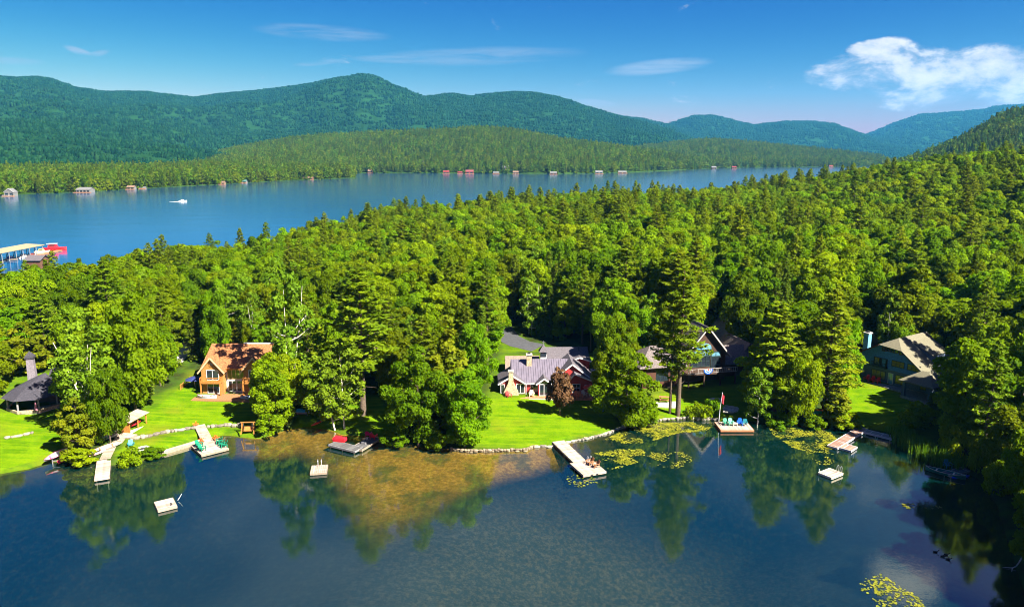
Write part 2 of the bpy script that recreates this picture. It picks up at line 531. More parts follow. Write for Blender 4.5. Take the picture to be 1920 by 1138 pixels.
def water_mat(name, ior, clear, tintc, rough, waves, strength, body):
    m = bpy.data.materials.new(name); m.use_nodes = True
    t = NT(m.node_tree); t.t.nodes.clear()
    pos = t.n('ShaderNodeNewGeometry').outputs['Position']
    bn = t.n('ShaderNodeBump'); bn.inputs['Strength'].default_value = strength; bn.inputs['Distance'].default_value = 0.1
    hsum = None
    for sc, wgt, stq in waves:
        mp = t.n('ShaderNodeMapping'); mp.inputs['Scale'].default_value = stq; t.link(pos, mp.inputs[0])
        v = t.math('MULTIPLY', t.noise(mp.outputs[0], sc, 4, 0.55), wgt)
        hsum = v if hsum is None else t.math('ADD', hsum, v)
    t.link(hsum, bn.inputs['Height'])
    geo_ = t.n('ShaderNodeNewGeometry')
    dt = t.n('ShaderNodeVectorMath', operation='DOT_PRODUCT')
    t.link(geo_.outputs['Incoming'], dt.inputs[0]); t.link(bn.outputs[0], dt.inputs[1])
    r0 = ((ior - 1) / (ior + 1)) ** 2
    fres = t.math('ADD', r0, t.math('MULTIPLY', 1 - r0, t.math('POWER', t.math('SUBTRACT', 1.0, t.math('ABSOLUTE', dt.outputs['Value']), clamp=True), 5.0)), clamp=True)
    gl = t.n('ShaderNodeBsdfGlossy'); gl.inputs['Roughness'].default_value = rough; t.link(bn.outputs[0], gl.inputs['Normal'])
    gl.inputs['Color'].default_value = C(0.95, 0.97, 1.0)
    tr = t.n('ShaderNodeBsdfTransparent'); tr.inputs['Color'].default_value = C(*tintc)
    df = t.n('ShaderNodeBsdfDiffuse'); df.inputs['Color'].default_value = C(*body)
    m0 = t.n('ShaderNodeMixShader'); m0.inputs[0].default_value = clear
    t.link(df.outputs[0], m0.inputs[1]); t.link(tr.outputs[0], m0.inputs[2])
    m1 = t.n('ShaderNodeMixShader'); t.link(fres, m1.inputs[0]); t.link(m0.outputs[0], m1.inputs[1]); t.link(gl.outputs[0], m1.inputs[2])
    out = t.n('ShaderNodeOutputMaterial'); t.link(m1.outputs[0], out.inputs['Surface'])
    return m


def sheet(name, x0, x1, y0, y1, z, m):
    me = bpy.data.meshes.new(name)
    me.from_pydata([(x0, y0, z), (x1, y0, z), (x1, y1, z), (x0, y1, z)], [], [(0, 1, 2, 3)])
    me.materials.append(m)
    return link(name, me)


POND = water_mat('pond_surface', 2.3, 0.82, (0.84, 0.88, 0.70), 0.02, [(0.9, 0.5, (1, 1, 1)), (4.5, 0.22, (1, 1.4, 1)), (0.12, 0.6, (1, 1, 1))], 0.09, (0.002, 0.048, 0.046))
LAKE = water_mat('lake_surface', 1.22, 0.0, (0.5, 0.6, 0.6), 0.12, [(0.35, 1.0, (0.35, 1, 1)), (0.06, 3.0, (0.3, 1, 1))], 0.5, (0.002, 0.048, 0.135))
tag(sheet('pond_water', -900, 900, -300, 165, 0.0, POND), 'still clear pond water reflecting trees and sky', 'water', kind='structure')
tag(sheet('lake_water', -7000, 9000, 165, 9000, 0.0, LAKE), 'open blue lake beyond the wooded peninsula', 'water', kind='structure')
# ------------------------------------------------------------------ tree shapes
def unit(v): return v / (np.linalg.norm(v, axis=-1, keepdims=True) + 1e-9)


def cards(cen, nrm, size, g, aspect=0.62):
    """leaf sprays: folded four-cornered blades at cen facing nrm"""
    n = len(cen)
    r = unit(g.normal(size=(n, 3)))
    a = unit(np.cross(nrm, r)); b = np.cross(nrm, a)
    s = np.asarray(size).reshape(-1, 1)
    fold = nrm * s * 0.22
    V = np.stack([cen - a * s, cen + b * s * aspect - fold, cen + a * s, cen - b * s * aspect - fold], 1).reshape(-1, 3)
    i = (np.arange(n) * 4)[:, None]
    Fc = np.concatenate([i + [0, 1, 2], i + [0, 2, 3]], 1).reshape(-1, 3)
    return V, Fc


def tube(pts, rad, sides=6):
    pts = np.asarray(pts, float); n = len(pts)
    V = []; Fc = []
    for k in range(n):
        d = pts[min(k + 1, n - 1)] - pts[max(k - 1, 0)]
        d = d / (np.linalg.norm(d) + 1e-9)
        ref = np.array([0, 0, 1.0]) if abs(d[2]) < 0.9 else np.array([1.0, 0, 0])
        a = np.cross(d, ref); a /= np.linalg.norm(a); b = np.cross(d, a)
        for q in range(sides):
            an = 2 * math.pi * q / sides
            V.append(pts[k] + rad[k] * (math.cos(an) * a + math.sin(an) * b))
    for k in range(n - 1):
        for q in range(sides):
            q2 = (q + 1) % sides
            a0, a1, b0, b1 = k * sides + q, k * sides + q2, (k + 1) * sides + q, (k + 1) * sides + q2
            Fc += [(a0, a1, b1), (a0, b1, b0)]
    return np.array(V), np.array(Fc)


def join(parts):
    V = []; Fc = []; o = 0
    for v, f in parts:
        V.append(v); Fc.append(np.asarray(f) + o); o += len(v)
    return np.concatenate(V), np.concatenate(Fc)


def broad_arrays(seed, H=16.0, Wd=9.5, base=0.16, nc=44, nl=215, leaf=0.34, squash=0.78, trunk_r=0.28, stems=1, egg=0.10, ragged=1.4, limbs=8, flat=0.0):
    g = np.random.default_rng(seed)
    zc = H * (1 + base) / 2; rz_ = H * (1 - base) / 2
    pts = []
    lob = g.normal(size=(7, 3)); lob = unit(lob)
    tries = 0
    md = 1.15 * (Wd * Wd * (H * (1 - base)) / nc) ** (1 / 3) * 0.62
    while len(pts) < nc and tries < 6000:
        tries += 1
        d = unit(g.normal(size=3)); r = g.random() ** 0.30
        lump = 1 + 0.20 * ragged * (np.max(lob @ d) - 0.65) + 0.12 * ragged * g.normal()
        q = d * r * lump
        wid = 1 - egg * max(0, q[2]) - flat * max(0, -q[2])
        pnt = np.array([q[0] * Wd / 2 * wid, q[1] * Wd / 2 * wid, zc + q[2] * rz_ * 0.95])
        if all(np.linalg.norm(pnt - o_) > md for o_ in pts): pts.append(pnt)
        if tries % 600 == 0: md *= 0.85
    pts = np.array(pts)
    K = len(pts)
    rc = (0.115 + 0.085 * g.random(K)) * Wd * (60 / max(nc, 20)) ** 0.2
    cen = []; nrm = []; tint = []; siz = []
    for k in range(K):
        out = unit(pts[k] - np.array([0, 0, zc - 0.15 * H]))
        m = int(nl * (rc[k] / (0.15 * Wd)) ** 2)
        d = unit(g.normal(size=(m, 3)) + 0.6 * out + np.array([0, 0, 0.6]))
        rr = rc[k] * (0.62 + 0.50 * g.random((m, 1)))
        c = pts[k] + d * rr * np.array([1, 1, squash])
        cen.append(c)
        nrm.append(unit(d * 0.8 + np.array([0, 0, 0.35]) + 0.55 * g.normal(size=(m, 3))))
        tint.append(np.clip(0.15 + 0.5 * g.random() + 0.45 * (g.random(m) - 0.3), 0, 1))
        siz.append(leaf * (0.65 + 0.7 * g.random(m)))
    cen = np.concatenate(cen); nrm = np.concatenate(nrm); tint = np.concatenate(tint); siz = np.concatenate(siz)
    CV, CF = cards(cen, nrm, siz, g)
    tubes = []
    for s in range(stems):
        off = np.array([0, 0, 0]) if stems == 1 else np.array([math.cos(s * 2.4) * 0.35, math.sin(s * 2.4) * 0.35, 0])
        lean = g.normal(size=2) * (0.03 if stems == 1 else 0.10) * H
        n = 7
        path = [off + np.array([lean[0] * (k / 6) ** 1.3, lean[1] * (k / 6) ** 1.3, H * 0.82 * k / 6]) + np.append(g.normal(size=2) * 0.1 * (k > 0), 0) for k in range(n)]
        path[0][2] = -0.6
        tubes.append(tube(path, [trunk_r * (1.25 if k == 0 else (1 - 0.13 * k)) / (1 if stems == 1 else 1.5) for k in range(n)], 7))
        order = np.argsort(-np.linalg.norm(pts[:, :2], axis=1))[:max(limbs // stems, 3) * 2][::2]
        for k in order:
            zt = max(H * 0.12, min(H * 0.7, pts[k][2] - 0.5 * np.linalg.norm(pts[k][:2])))
            u = zt / (H * 0.82) * 6; i0 = int(min(5, u)); st = path[i0] + (path[i0 + 1] - path[i0]) * (u - i0)
            mid = st * 0.5 + pts[k] * 0.5 + np.array([0, 0, -0.3])
            tubes.append(tube([st, mid, pts[k]], [trunk_r * 0.42, trunk_r * 0.28, 0.04], 5))
    TV, TF = join(tubes)
    return (CV, CF, np.repeat(tint, 4)), (TV, TF)


def conifer_arrays(seed, H=25.0, Wd=9.0, base=0.3, step=0.9, per=4, npb=60, leaf=0.34, rise=0.05, plate=0.16, trunk_r=0.32, power=0.75, ragged=0.35, side=0.42, dead=6):
    g = np.random.default_rng(seed)
    tubes = []
    sw = g.normal(size=2) * 0.012 * H
    axis_ = lambda z: np.array([sw[0] * (z / H) ** 2, sw[1] * (z / H) ** 2, z])
    tubes.append(tube([axis_(z) + np.array([0, 0, -0.6 if z == 0 else 0]) for z in np.linspace(0, H * 0.98, 9)], [trunk_r * (1 - 0.94 * k / 8) for k in range(9)], 7))
    cen = []; nrm = []; tint = []; siz = []
    z = H * base; a0 = g.random() * 6.28
    while z < H * 0.985:
        tt = (z - H * base) / (H * (1 - base))
        L0 = Wd / 2 * (1 - tt) ** power * (0.75 + 0.25 * min(1, tt * 6)) + 0.25
        m = per if L0 > 1.0 else max(3, per - 1)
        for k in range(m):
            a0 += 2.399 + g.normal() * 0.25
            L = L0 * (1 - ragged * g.random() + 0.12 * g.random())
            dr = np.array([math.cos(a0), math.sin(a0), 0.0])
            sd = np.array([-dr[1], dr[0], 0.0])
            el_ = rise + 0.10 * g.normal() + 0.35 * tt
            o_ = axis_(z)
            tip = o_ + dr * L + np.array([0, 0, el_ * L])
            tubes.append(tube([o_, (o_ + tip) / 2 + np.array([0, 0, -0.05 * L]), tip], [max(0.03, 0.025 * L), 0.02 * L, 0.012], 4))
            nb = max(8, int(npb * (L / (Wd / 2))))
            s = 0.22 + 0.80 * g.random(nb) ** 0.8
            lat = (g.random(nb) - 0.5) * 2 * side * L * (1.08 - s) ** 0.6 * np.minimum(1, s * 2.2)
            c = o_ + dr * (s * L)[:, None] + sd * lat[:, None]
            c[:, 2] += el_ * L * s - 0.10 * L * s * s * (rise < 0) + g.normal(size=nb) * plate * (0.5 + 0.5 * L / (Wd / 2))
            nn = unit(np.array([0, 0, 0.85]) + dr * 0.35 + 0.55 * g.normal(size=(nb, 3)))
            cen.append(c); nrm.append(nn); tint.append(np.clip(0.1 + 0.55 * g.random() + 0.5 * (g.random(nb) - 0.3), 0, 1)); siz.append(leaf * (0.6 + 0.8 * g.random(nb)))
        z += step * (0.75 + 0.5 * g.random()) * (1 - 0.45 * tt)
    for k in range(dead):
        zz = H * base * (0.55 + 0.45 * g.random()); a = g.random() * 6.28; L = Wd * 0.22 * g.random() + 0.5
        tubes.append(tube([axis_(zz), axis_(zz) + np.array([math.cos(a) * L, math.sin(a) * L, 0.1 * L])], [0.05, 0.015], 4))
    cen = np.concatenate(cen); nrm = np.concatenate(nrm); tint = np.concatenate(tint); siz = np.concatenate(siz)
    CV, CF = cards(cen, nrm, siz, g, 0.42)
    TV, TF = join(tubes)
    return (CV, CF, np.repeat(tint, 4)), (TV, TF)


SPECIES = {}        # kind -> list of (crown mesh, trunk mesh, height, width)
WHOLE = {}          # kind -> list of one-mesh copies for the scattered woods


def species(kind, leafm, barkm, arrays, dims):
    SPECIES[kind] = []; WHOLE[kind] = []
    for k, ((cv, cf, ti), (tv, tf)) in enumerate(arrays):
        # true size: the crown is as wide and tall as asked
        sx = dims[k][1] / (2 * np.quantile(np.hypot(cv[:, 0], cv[:, 1]), 0.985)); sz = dims[k][0] / cv[:, 2].max()
        cv = cv * [sx, sx, sz]; tv = tv * [sx, sx, sz]
        a = np_mesh(kind + '_crown', cv, cf, ti); a.materials.append(leafm)
        b = np_mesh(kind + '_trunk', tv, tf, None, True); b.materials.append(barkm)
        V, Fc = join([(cv, cf), (tv, tf)])
        w = np_mesh(kind + '_whole', V, Fc, np.concatenate([ti, np.zeros(len(tv))]))
        w.materials.append(leafm); w.materials.append(barkm)
        mi = np.zeros(len(Fc), np.int32); mi[len(cf):] = 1
        w.polygons.foreach_set('material_index', mi)
        SPECIES[kind].append((a, b, dims[k][0], dims[k][1])); WHOLE[kind].append(w)


def many(fn, specs):
    return [fn(**s) for s in specs], [(s['H'], s['Wd']) for s in specs]


species('maple', LEAF['broad'], BARK, *many(broad_arrays, [
    dict(seed=1, H=15, Wd=10.5), dict(seed=2, H=16.5, Wd=9.4, egg=0.3, base=0.12), dict(seed=3, H=14.5, Wd=11.5, nc=50, egg=0.0),
    dict(seed=5, H=17, Wd=10.0, ragged=1.6, nc=42), dict(seed=6, H=14, Wd=9.6, base=0.08, nc=40), dict(seed=8, H=16.5, Wd=11, ragged=1.8, nc=46), dict(seed=9, H=17, Wd=8.0, ragged=2.0, nc=34, egg=0.35), dict(seed=10, H=13, Wd=10.5, ragged=2.0, nc=36)]))
species('birch', LEAF['birch'], BARK_PALE, *many(broad_arrays, [
    dict(seed=21, H=19, Wd=7.5, nc=62, nl=58, leaf=0.30, stems=3, trunk_r=0.24, base=0.14, ragged=1.7, egg=0.3, limbs=14),
    dict(seed=22, H=18, Wd=6.4, nc=55, nl=55, leaf=0.30, stems=2, trunk_r=0.20, base=0.12, ragged=1.6, egg=0.45, limbs=12),
    dict(seed=23, H=16, Wd=6.0, nc=50, nl=58, leaf=0.30, stems=1, trunk_r=0.17, base=0.16, ragged=1.4, egg=0.4, limbs=12)]))
species('pine', LEAF['pine'], BARK, *many(conifer_arrays, [
    dict(seed=31, H=26, Wd=9.5, base=0.30, step=1.0, npb=74), dict(seed=32, H=24, Wd=8.5, base=0.22, step=0.9, per=4, ragged=0.5, npb=66),
    dict(seed=33, H=25, Wd=8.0, base=0.36, step=1.05, ragged=0.55, rise=0.12, npb=70), dict(seed=34, H=22, Wd=8.8, base=0.15, step=0.85, npb=66)]))
species('spruce', LEAF['spruce'], BARK, *many(conifer_arrays, [
    dict(seed=41, H=16, Wd=5.0, base=0.06, step=0.50, per=6, npb=26, leaf=0.27, rise=-0.22, plate=0.08, trunk_r=0.18, power=0.95, ragged=0.25, dead=0),
    dict(seed=42, H=14, Wd=3.8, base=0.06, step=0.46, per=6, npb=22, leaf=0.25, rise=-0.25, plate=0.08, trunk_r=0.15, power=1.0, ragged=0.3, dead=0),
    dict(seed=43, H=18, Wd=5.6, base=0.10, step=0.58, per=6, npb=27, leaf=0.30, rise=-0.15, plate=0.10, trunk_r=0.2, power=0.85, ragged=0.4, dead=2)]))
species('cedar', LEAF['cedar'], BARK, *many(broad_arrays, [
    dict(seed=51, H=11, Wd=5.0, nc=44, nl=85, leaf=0.30, egg=0.75, base=0.05, trunk_r=0.16, limbs=3),
    dict(seed=52, H=9, Wd=3.6, nc=40, nl=75, leaf=0.28, egg=0.7, base=0.04, trunk_r=0.13, limbs=3)]))
species('shrub', LEAF['broad'], BARK, *many(broad_arrays, [
    dict(seed=61, H=2.6, Wd=3.4, nc=16, nl=52, leaf=0.20, base=0.0, trunk_r=0.05, egg=0.2, limbs=3),
    dict(seed=62, H=3.2, Wd=3.0, nc=18, nl=52, leaf=0.20, base=0.0, trunk_r=0.05, egg=0.3, limbs=3),
    dict(seed=63, H=1.6, Wd=3.2, nc=14, nl=46, leaf=0.17, base=0.0, trunk_r=0.04, egg=0.1, limbs=3)]))
species('copper', LEAF['copper'], BARK, *many(broad_arrays, [dict(seed=71, H=8.4, Wd=5.6, nc=44, nl=70, leaf=0.30, base=0.16, trunk_r=0.13, egg=0.5, ragged=1.2, flat=0.3)]))
species('dead_spruce', LEAF['red'], BARK, *many(conifer_arrays, [dict(seed=81, H=15, Wd=3.6, base=0.1, step=0.6, per=5, npb=16, leaf=0.25, rise=-0.2, plate=0.08, trunk_r=0.15, power=1.0, dead=0)]))
# low forms for hills more than half a kilometre away
species('far_broad', LEAF['far'], BARK, *many(broad_arrays, [
    dict(seed=91, H=17, Wd=11, nc=16, nl=17, leaf=1.15, limbs=0, base=0.05), dict(seed=92, H=19, Wd=10, nc=16, nl=17, leaf=1.1, limbs=0, base=0.05, egg=0.5),
    dict(seed=93, H=15, Wd=12, nc=17, nl=17, leaf=1.2, limbs=0, base=0.05)]))
species('far_conifer', LEAF['far'], BARK, *many(conifer_arrays, [
    dict(seed=95, H=22, Wd=6.5, base=0.08, step=1.7, per=5, npb=11, leaf=0.8, rise=-0.15, plate=0.2, power=0.9, dead=0),
    dict(seed=96, H=24, Wd=7.5, base=0.12, step=1.9, per=5, npb=11, leaf=0.9, rise=0.05, plate=0.25, power=0.8, dead=0)]))


def patch_arrays(seed, size=34.0, n=13, r=4.6):
    """a piece of closed canopy on a far mountainside: a dozen faceted crowns"""
    g = np.random.default_rng(seed)
    V = []; Fc = []; ti = []; o = 0
    for k in range(n):
        c = np.array([(g.random() - 0.5) * size, (g.random() - 0.5) * size, 0])
        con = g.random() < 0.35
        rr = r * (0.7 + 0.6 * g.random()) * (0.62 if con else 1.0); hh = r * (2.6 + 1.2 * g.random()) * (1.15 if con else 0.95)
        rings = 4; sides = 6; base = o
        for i in range(rings):
            u = i / (rings - 1)
            rad = rr * ((1 - u) * 0.95 + 0.05 if con else math.cos(u * 1.45) ** 0.7)
            for q in range(sides):
                an = 6.283 * (q + 0.5 * (i % 2)) / sides
                jit = 0.75 + 0.5 * g.random()
                V.append(c + np.array([math.cos(an) * rad * jit, math.sin(an) * rad * jit, -2 + hh * (u if con else math.sin(u * 1.5)) * (0.92 + 0.16 * g.random())]))
        for i in range(rings - 1):
            for q in range(sides):
                a, b = base + i * sides + q, base + i * sides + (q + 1) % sides
                Fc += [(a, b, b + sides), (a, b + sides, a + sides)]
        o += rings * sides
        ti += [float(np.clip((0.1 if con else 0.55) + 0.35 * g.normal(), 0, 1))] * (rings * sides)
    return np.array(V), np.array(Fc), np.array(ti)


PATCH = []
for k in range(5):
    v, f, ti = patch_arrays(200 + k)
    m_ = np_mesh('canopy_patch', v, f, ti); m_.materials.append(LEAF['mount']); PATCH.append(m_)


def source_collection(name, meshes):
    c = bpy.data.collections.new(name)
    for k, m_ in enumerate(meshes):
        o = bpy.data.objects.new('%s_%02d' % (name, k), m_)
        c.objects.link(o)
    return c


def scatter(name, pts, rot, scl, idx, meshes, label, cat):
    pts = np.asarray(pts, np.float32)
    me = bpy.data.meshes.new(name)
    me.vertices.add(len(pts)); me.vertices.foreach_set('co', pts.ravel())
    for nm, typ, key, data in (('rot', 'FLOAT_VECTOR', 'vector', rot), ('scl', 'FLOAT_VECTOR', 'vector', scl), ('vid', 'INT', 'value', idx)):
        a = me.attributes.new(nm, typ, 'POINT')
        a.data.foreach_set(key, np.asarray(data, np.int32 if typ == 'INT' else np.float32).ravel())
    o = link(name, me)
    gname = name + '_scatter'
    ng = bpy.data.node_groups.new(gname, 'GeometryNodeTree')
    ng.interface.new_socket('Geometry', in_out='INPUT', socket_type='NodeSocketGeometry')
    ng.interface.new_socket('Geometry', in_out='OUTPUT', socket_type='NodeSocketGeometry')
    N = ng.nodes; L = ng.links
    gi = N.new('NodeGroupInput'); go = N.new('NodeGroupOutput')
    ip = N.new('GeometryNodeInstanceOnPoints')
    ci = N.new('GeometryNodeCollectionInfo'); ci.inputs['Collection'].default_value = source_collection(name + '_forms', meshes)
    ci.inputs['Separate Children'].default_value = True; ci.inputs['Reset Children'].default_value = True
    def attr(nm, typ):
        q = N.new('GeometryNodeInputNamedAttribute'); q.data_type = typ; q.inputs['Name'].default_value = nm
        return q.outputs['Attribute']
    er = N.new('FunctionNodeEulerToRotation')
    L.new(attr('rot', 'FLOAT_VECTOR'), er.inputs[0])
    L.new(gi.outputs[0], ip.inputs['Points']); L.new(ci.outputs[0], ip.inputs['Instance'])
    ip.inputs['Pick Instance'].default_value = True
    L.new(attr('vid', 'INT'), ip.inputs['Instance Index'])
    L.new(er.outputs[0], ip.inputs['Rotation']); L.new(attr('scl', 'FLOAT_VECTOR'), ip.inputs['Scale'])
    L.new(ip.outputs[0], go.inputs[0])
    md = o.modifiers.new('scatter', 'NODES'); md.node_group = ng
    return tag(o, label, cat, kind='stuff')


NAME = {'maple': 'maple_tree', 'birch': 'birch_tree', 'pine': 'pine_tree', 'spruce': 'spruce_tree', 'cedar': 'cedar_tree', 'shrub': 'shrub', 'copper': 'copper_tree', 'dead_spruce': 'dead_spruce'}
PLACED = []          # (x, y, radius) of everything that stands by hand


def plant(kind, x, y, z, Ht, Wd=None, label='', group=None, var=None, rz=None, cat=None, name=None, tilt=None):
    fam = SPECIES[kind]; k = rnd.randrange(len(fam)) if var is None else var % len(fam)
    cr, tr, h0, w0 = fam[k]
    s = Ht / h0; sw = (Wd / w0) if Wd else s
    e = thing(name or NAME[kind], label, cat or ('shrub' if kind == 'shrub' else 'tree'), (x, y, z - 0.05), rnd.random() * 6.28 if rz is None else rz, group, (sw, sw, s))
    if tilt: e.rotation_euler = (tilt[0], tilt[1], e.rotation_euler.z)
    link('trunk', tr, e); link('crown', cr, e)
    return e


def tree_px(kind, px, py, top, wpx, label, group=None, var=None, back=0.0, **kw):
    """a tree whose foot shows (or would show) at a photo pixel and whose top reaches a photo row"""
    p_ = P(px, py)
    x, y, z = p_
    y += back; x *= (1 + back / max(p_.y, 1)); z = h1(x, y) if back else z
    zc = pix(x, y, z)[2]
    Ht = z_at(top, y) - z
    Wd = wpx * zc / F
    PLACED.append((x, y, max(1.5, Wd * 0.38)))
    return plant(kind, x, y, z, max(Ht, 0.6), Wd, label, group, var, **kw)
# ------------------------------------------------------------------ far shores, hills and mountains
HORIZ = 1.0204


def hill(name, label, crest, front, dcrest, dback, tree_h, m_, lift=1.0, amp=10.0, nscale=0.004, prof=1.0, n=90, kind='structure', cat='hill'):
    """a hill in real distance: shore at front(px), ridge at dcrest(px); returns a height function and its domain"""
    cx = np.array([c[0] for c in crest], float); cy = np.array([c[1] for c in crest], float)
    fx = np.array([c[0] for c in front], float); fy = np.array([c[1] for c in front], float)
    dx_ = np.array([c[0] for c in dcrest], float); dd = np.array([c[1] for c in dcrest], float)
    def dom(px):
        return np.interp(px, fx, fy), np.interp(px, dx_, dd)
    def hf(px, Y):
        df, dc = dom(px)
        zc_ = np.interp(px, cx, np.array([0.0] * len(cx))) * 0
        row = np.interp(px, cx, cy)
        vy = (row - PH / 2) / F
        zc_ = CAM_H + dc * (-SP - vy * CP) / (CP - vy * SP) - tree_h
        zc_ = np.maximum(zc_, 2.0)
        tt = np.clip((Y - df) / (dc - df), 0, 1)
        s = (1 - prof) * tt + prof * (tt * tt * (3 - 2 * tt))
        fall = np.clip((Y - dc) / dback, 0, 1)
        x = (px - 960) / F / HORIZ * Y
        nz = (fbm(x * nscale, Y * nscale, 5) - 0.5) * 2
        env = np.sin(np.pi * np.clip(tt, 0, 1)) ** 0.8 * (1 - smooth(0.6, 1.0, tt))
        fold = np.abs(fbm(x * nscale * 0.6 + 9, Y * nscale * 0.35 + 3, 4) - 0.5) * 2
        return 0.5 + (zc_ * s) * (1 - fall ** 2 * 1.05) + amp * env * (nz - 0.9 * fold + 0.15)
    pxs = np.linspace(cx[0], cx[-1], n * 2)
    ts = np.concatenate([np.linspace(0, 1, n), 1 + np.linspace(0.02, 1, 14)])
    PXg, T = np.meshgrid(pxs, ts, indexing='ij')
    df, dc = dom(PXg)
    Yg = np.where(T <= 1, df + T * (dc - df), dc + (T - 1) * dback)
    Xg = (PXg - 960) / F / HORIZ * Yg
    Zg = hf(PXg, Yg)
    Zg[:, 0] = -3.0
    me = grid_mesh(name, Xg, Yg, Zg); me.materials.append(m_)
    tag(link(name, me), label, cat, kind=kind)
    return hf, dom, (cx[0], cx[-1])


def woods_on(H_, count, g, back=60.0, px_rng=None, ymin=None):
    hf, dom, (a, b) = H_
    if px_rng: a, b = px_rng
    px = a + (b - a) * g.random(count * 3)
    df, dc = dom(px)
    u = g.random(count * 3)
    lo = df + 4; hi = dc + back
    Y = np.sqrt(lo ** 2 + u * (hi ** 2 - lo ** 2))
    keep = g.random(len(px)) < (hi ** 2 - lo ** 2) / np.max(hi ** 2 - lo ** 2)
    px, Y = px[keep][:count], Y[keep][:count]
    x = (px - 960) / F / HORIZ * Y
    return np.stack([x, Y, hf(px, Y)], 1)


MOUNT = mat('mountain_ground', (0.010, 0.038, 0.010), 0.95, 0.3, 0.01, spec=0.0)
HILLG = mat('hill_ground', (0.022, 0.048, 0.006), 0.95, 0.3, 0.02, spec=0.0)


def gy_(px, py): return ground(px, py)[1]


A_front = [(p, gy_(p, q)) for p, q in ((-300, 380), (-200, 372), (0, 367), (60, 364), (150, 361), (250, 355), (300, 352), (400, 347), (520, 340), (620, 336), (664, 334))]
hA = hill('near_shore', 'low wooded far shore of the lake', [(-300, 302), (0, 301), (100, 299), (300, 298), (400, 295), (520, 297), (600, 301), (640, 312), (664, 329)],
          A_front, [(p, d + (420 if p < 560 else 420 - (p - 560) * 3.3)) for p, d in A_front], 300, 26, HILLG, amp=3.0, n=60, prof=0.3)
B_front = [(p, gy_(p, q)) for p, q in ((330, 328), (600, 326), (680, 325), (780, 325), (880, 325.5), (1000, 326.5), (1100, 326), (1180, 324), (1260, 320.5), (1325, 317), (1350, 316))]
hB = hill('middle_hill', 'green wooded hill across the lake', [(330, 302), (380, 292), (440, 274), (560, 254), (700, 245), (830, 240), (900, 235), (960, 238), (1050, 257), (1130, 267), (1250, 282), (1330, 300), (1350, 335)],
          B_front, [(330, 2500), (800, 2350), (960, 2300), (1200, 2150), (1330, 2230), (1350, 2230)], 500, 18, HILLG, amp=16.0, nscale=0.005, n=70, prof=0.35)
C_front = [(1150, gy_(1150, 316)), (1320, gy_(1320, 315.5)), (1440, gy_(1440, 314.5)), (1560, gy_(1560, 313)), (1690, gy_(1690, 312))]
hC = hill('far_hill', 'low wooded hill at the head of the lake', [(1150, 284), (1200, 272), (1250, 266), (1320, 259), (1370, 260), (1420, 265), (1550, 278), (1650, 289), (1690, 306)],
          C_front, [(1150, 3200), (1690, 3000)], 600, 18, HILLG, amp=14, n=60, prof=0.4)
hD = hill('east_hill', 'steep dark wooded hill above the lake', [(1668, 330), (1690, 300), (1740, 283), (1780, 266), (1820, 244), (1850, 224), (1880, 207), (1920, 200), (2000, 190), (2200, 185)],
          [(1668, 1180), (1760, 1000), (1920, 900), (2200, 800)], [(1668, 1260), (1760, 1400), (1920, 1450), (2200, 1300)], 500, 16, HILLG, amp=12, n=60, prof=0.2)
m1 = hill('west_mountain', 'long forested mountain ridge with a rounded summit', [(-350, 165), (-200, 150), (0, 147), (50, 150), (80, 149), (110, 153), (150, 168), (200, 175), (280, 174), (330, 180), (375, 184), (420, 177), (500, 169), (560, 162), (600, 155), (640, 147), (680, 144), (710, 151), (740, 165), (790, 182), (900, 212), (1050, 245), (1200, 285)],
          [(-350, 1150), (0, 1250), (330, 1600), (500, 2300), (1200, 2900)], [(-350, 5000), (400, 5600), (680, 5400), (1200, 5200)], 1500, 8, MOUNT, amp=140, nscale=0.0011, n=110, prof=0.75, cat='mountain')
m2 = hill('middle_mountain', 'broad forested mountain with gentle double top', [(640, 262), (700, 215), (760, 190), (790, 182), (850, 175), (880, 180), (960, 172), (1000, 173), (1050, 183), (1100, 200), (1150, 215), (1200, 228), (1250, 242), (1300, 262), (1380, 285)],
          [(640, 2900), (1380, 3000)], [(640, 4700), (1380, 4900)], 1200, 8, MOUNT, amp=100, nscale=0.0013, n=90, prof=0.75, cat='mountain')
m3 = hill('low_mountain', 'low forested ridge behind the double-topped mountain', [(1020, 215), (1100, 206), (1140, 215), (1200, 222), (1250, 234), (1330, 262), (1400, 285)],
          [(1020, 4500), (1400, 4500)], [(1020, 6600), (1400, 6600)], 1200, 8, MOUNT, amp=40, nscale=0.0012, n=50, prof=0.7, cat='mountain')
m4 = hill('distant_mountain', 'blue distant mountain with a domed top', [(1150, 262), (1200, 248), (1255, 232), (1300, 217), (1330, 216), (1370, 226), (1410, 235), (1470, 228), (1520, 228), (1560, 233), (1600, 248), (1640, 260), (1700, 270), (1800, 285)],
          [(1150, 5000), (1800, 5000)], [(1150, 7600), (1800, 7600)], 1500, 8, MOUNT, amp=55, nscale=0.001, n=70, prof=0.7, cat='mountain')
m5 = hill('cloud_mountain', 'blue far mountain rising into the white cloud', [(1540, 290), (1580, 272), (1625, 253), (1680, 229), (1720, 215), (1780, 211), (1840, 206), (1855, 200), (1920, 196), (2050, 185), (2300, 190)],
          [(1540, 6000), (2300, 5200)], [(1540, 9000), (2300, 8800)], 1500, 8, MOUNT, amp=80, nscale=0.001, n=80, prof=0.7, cat='mountain')

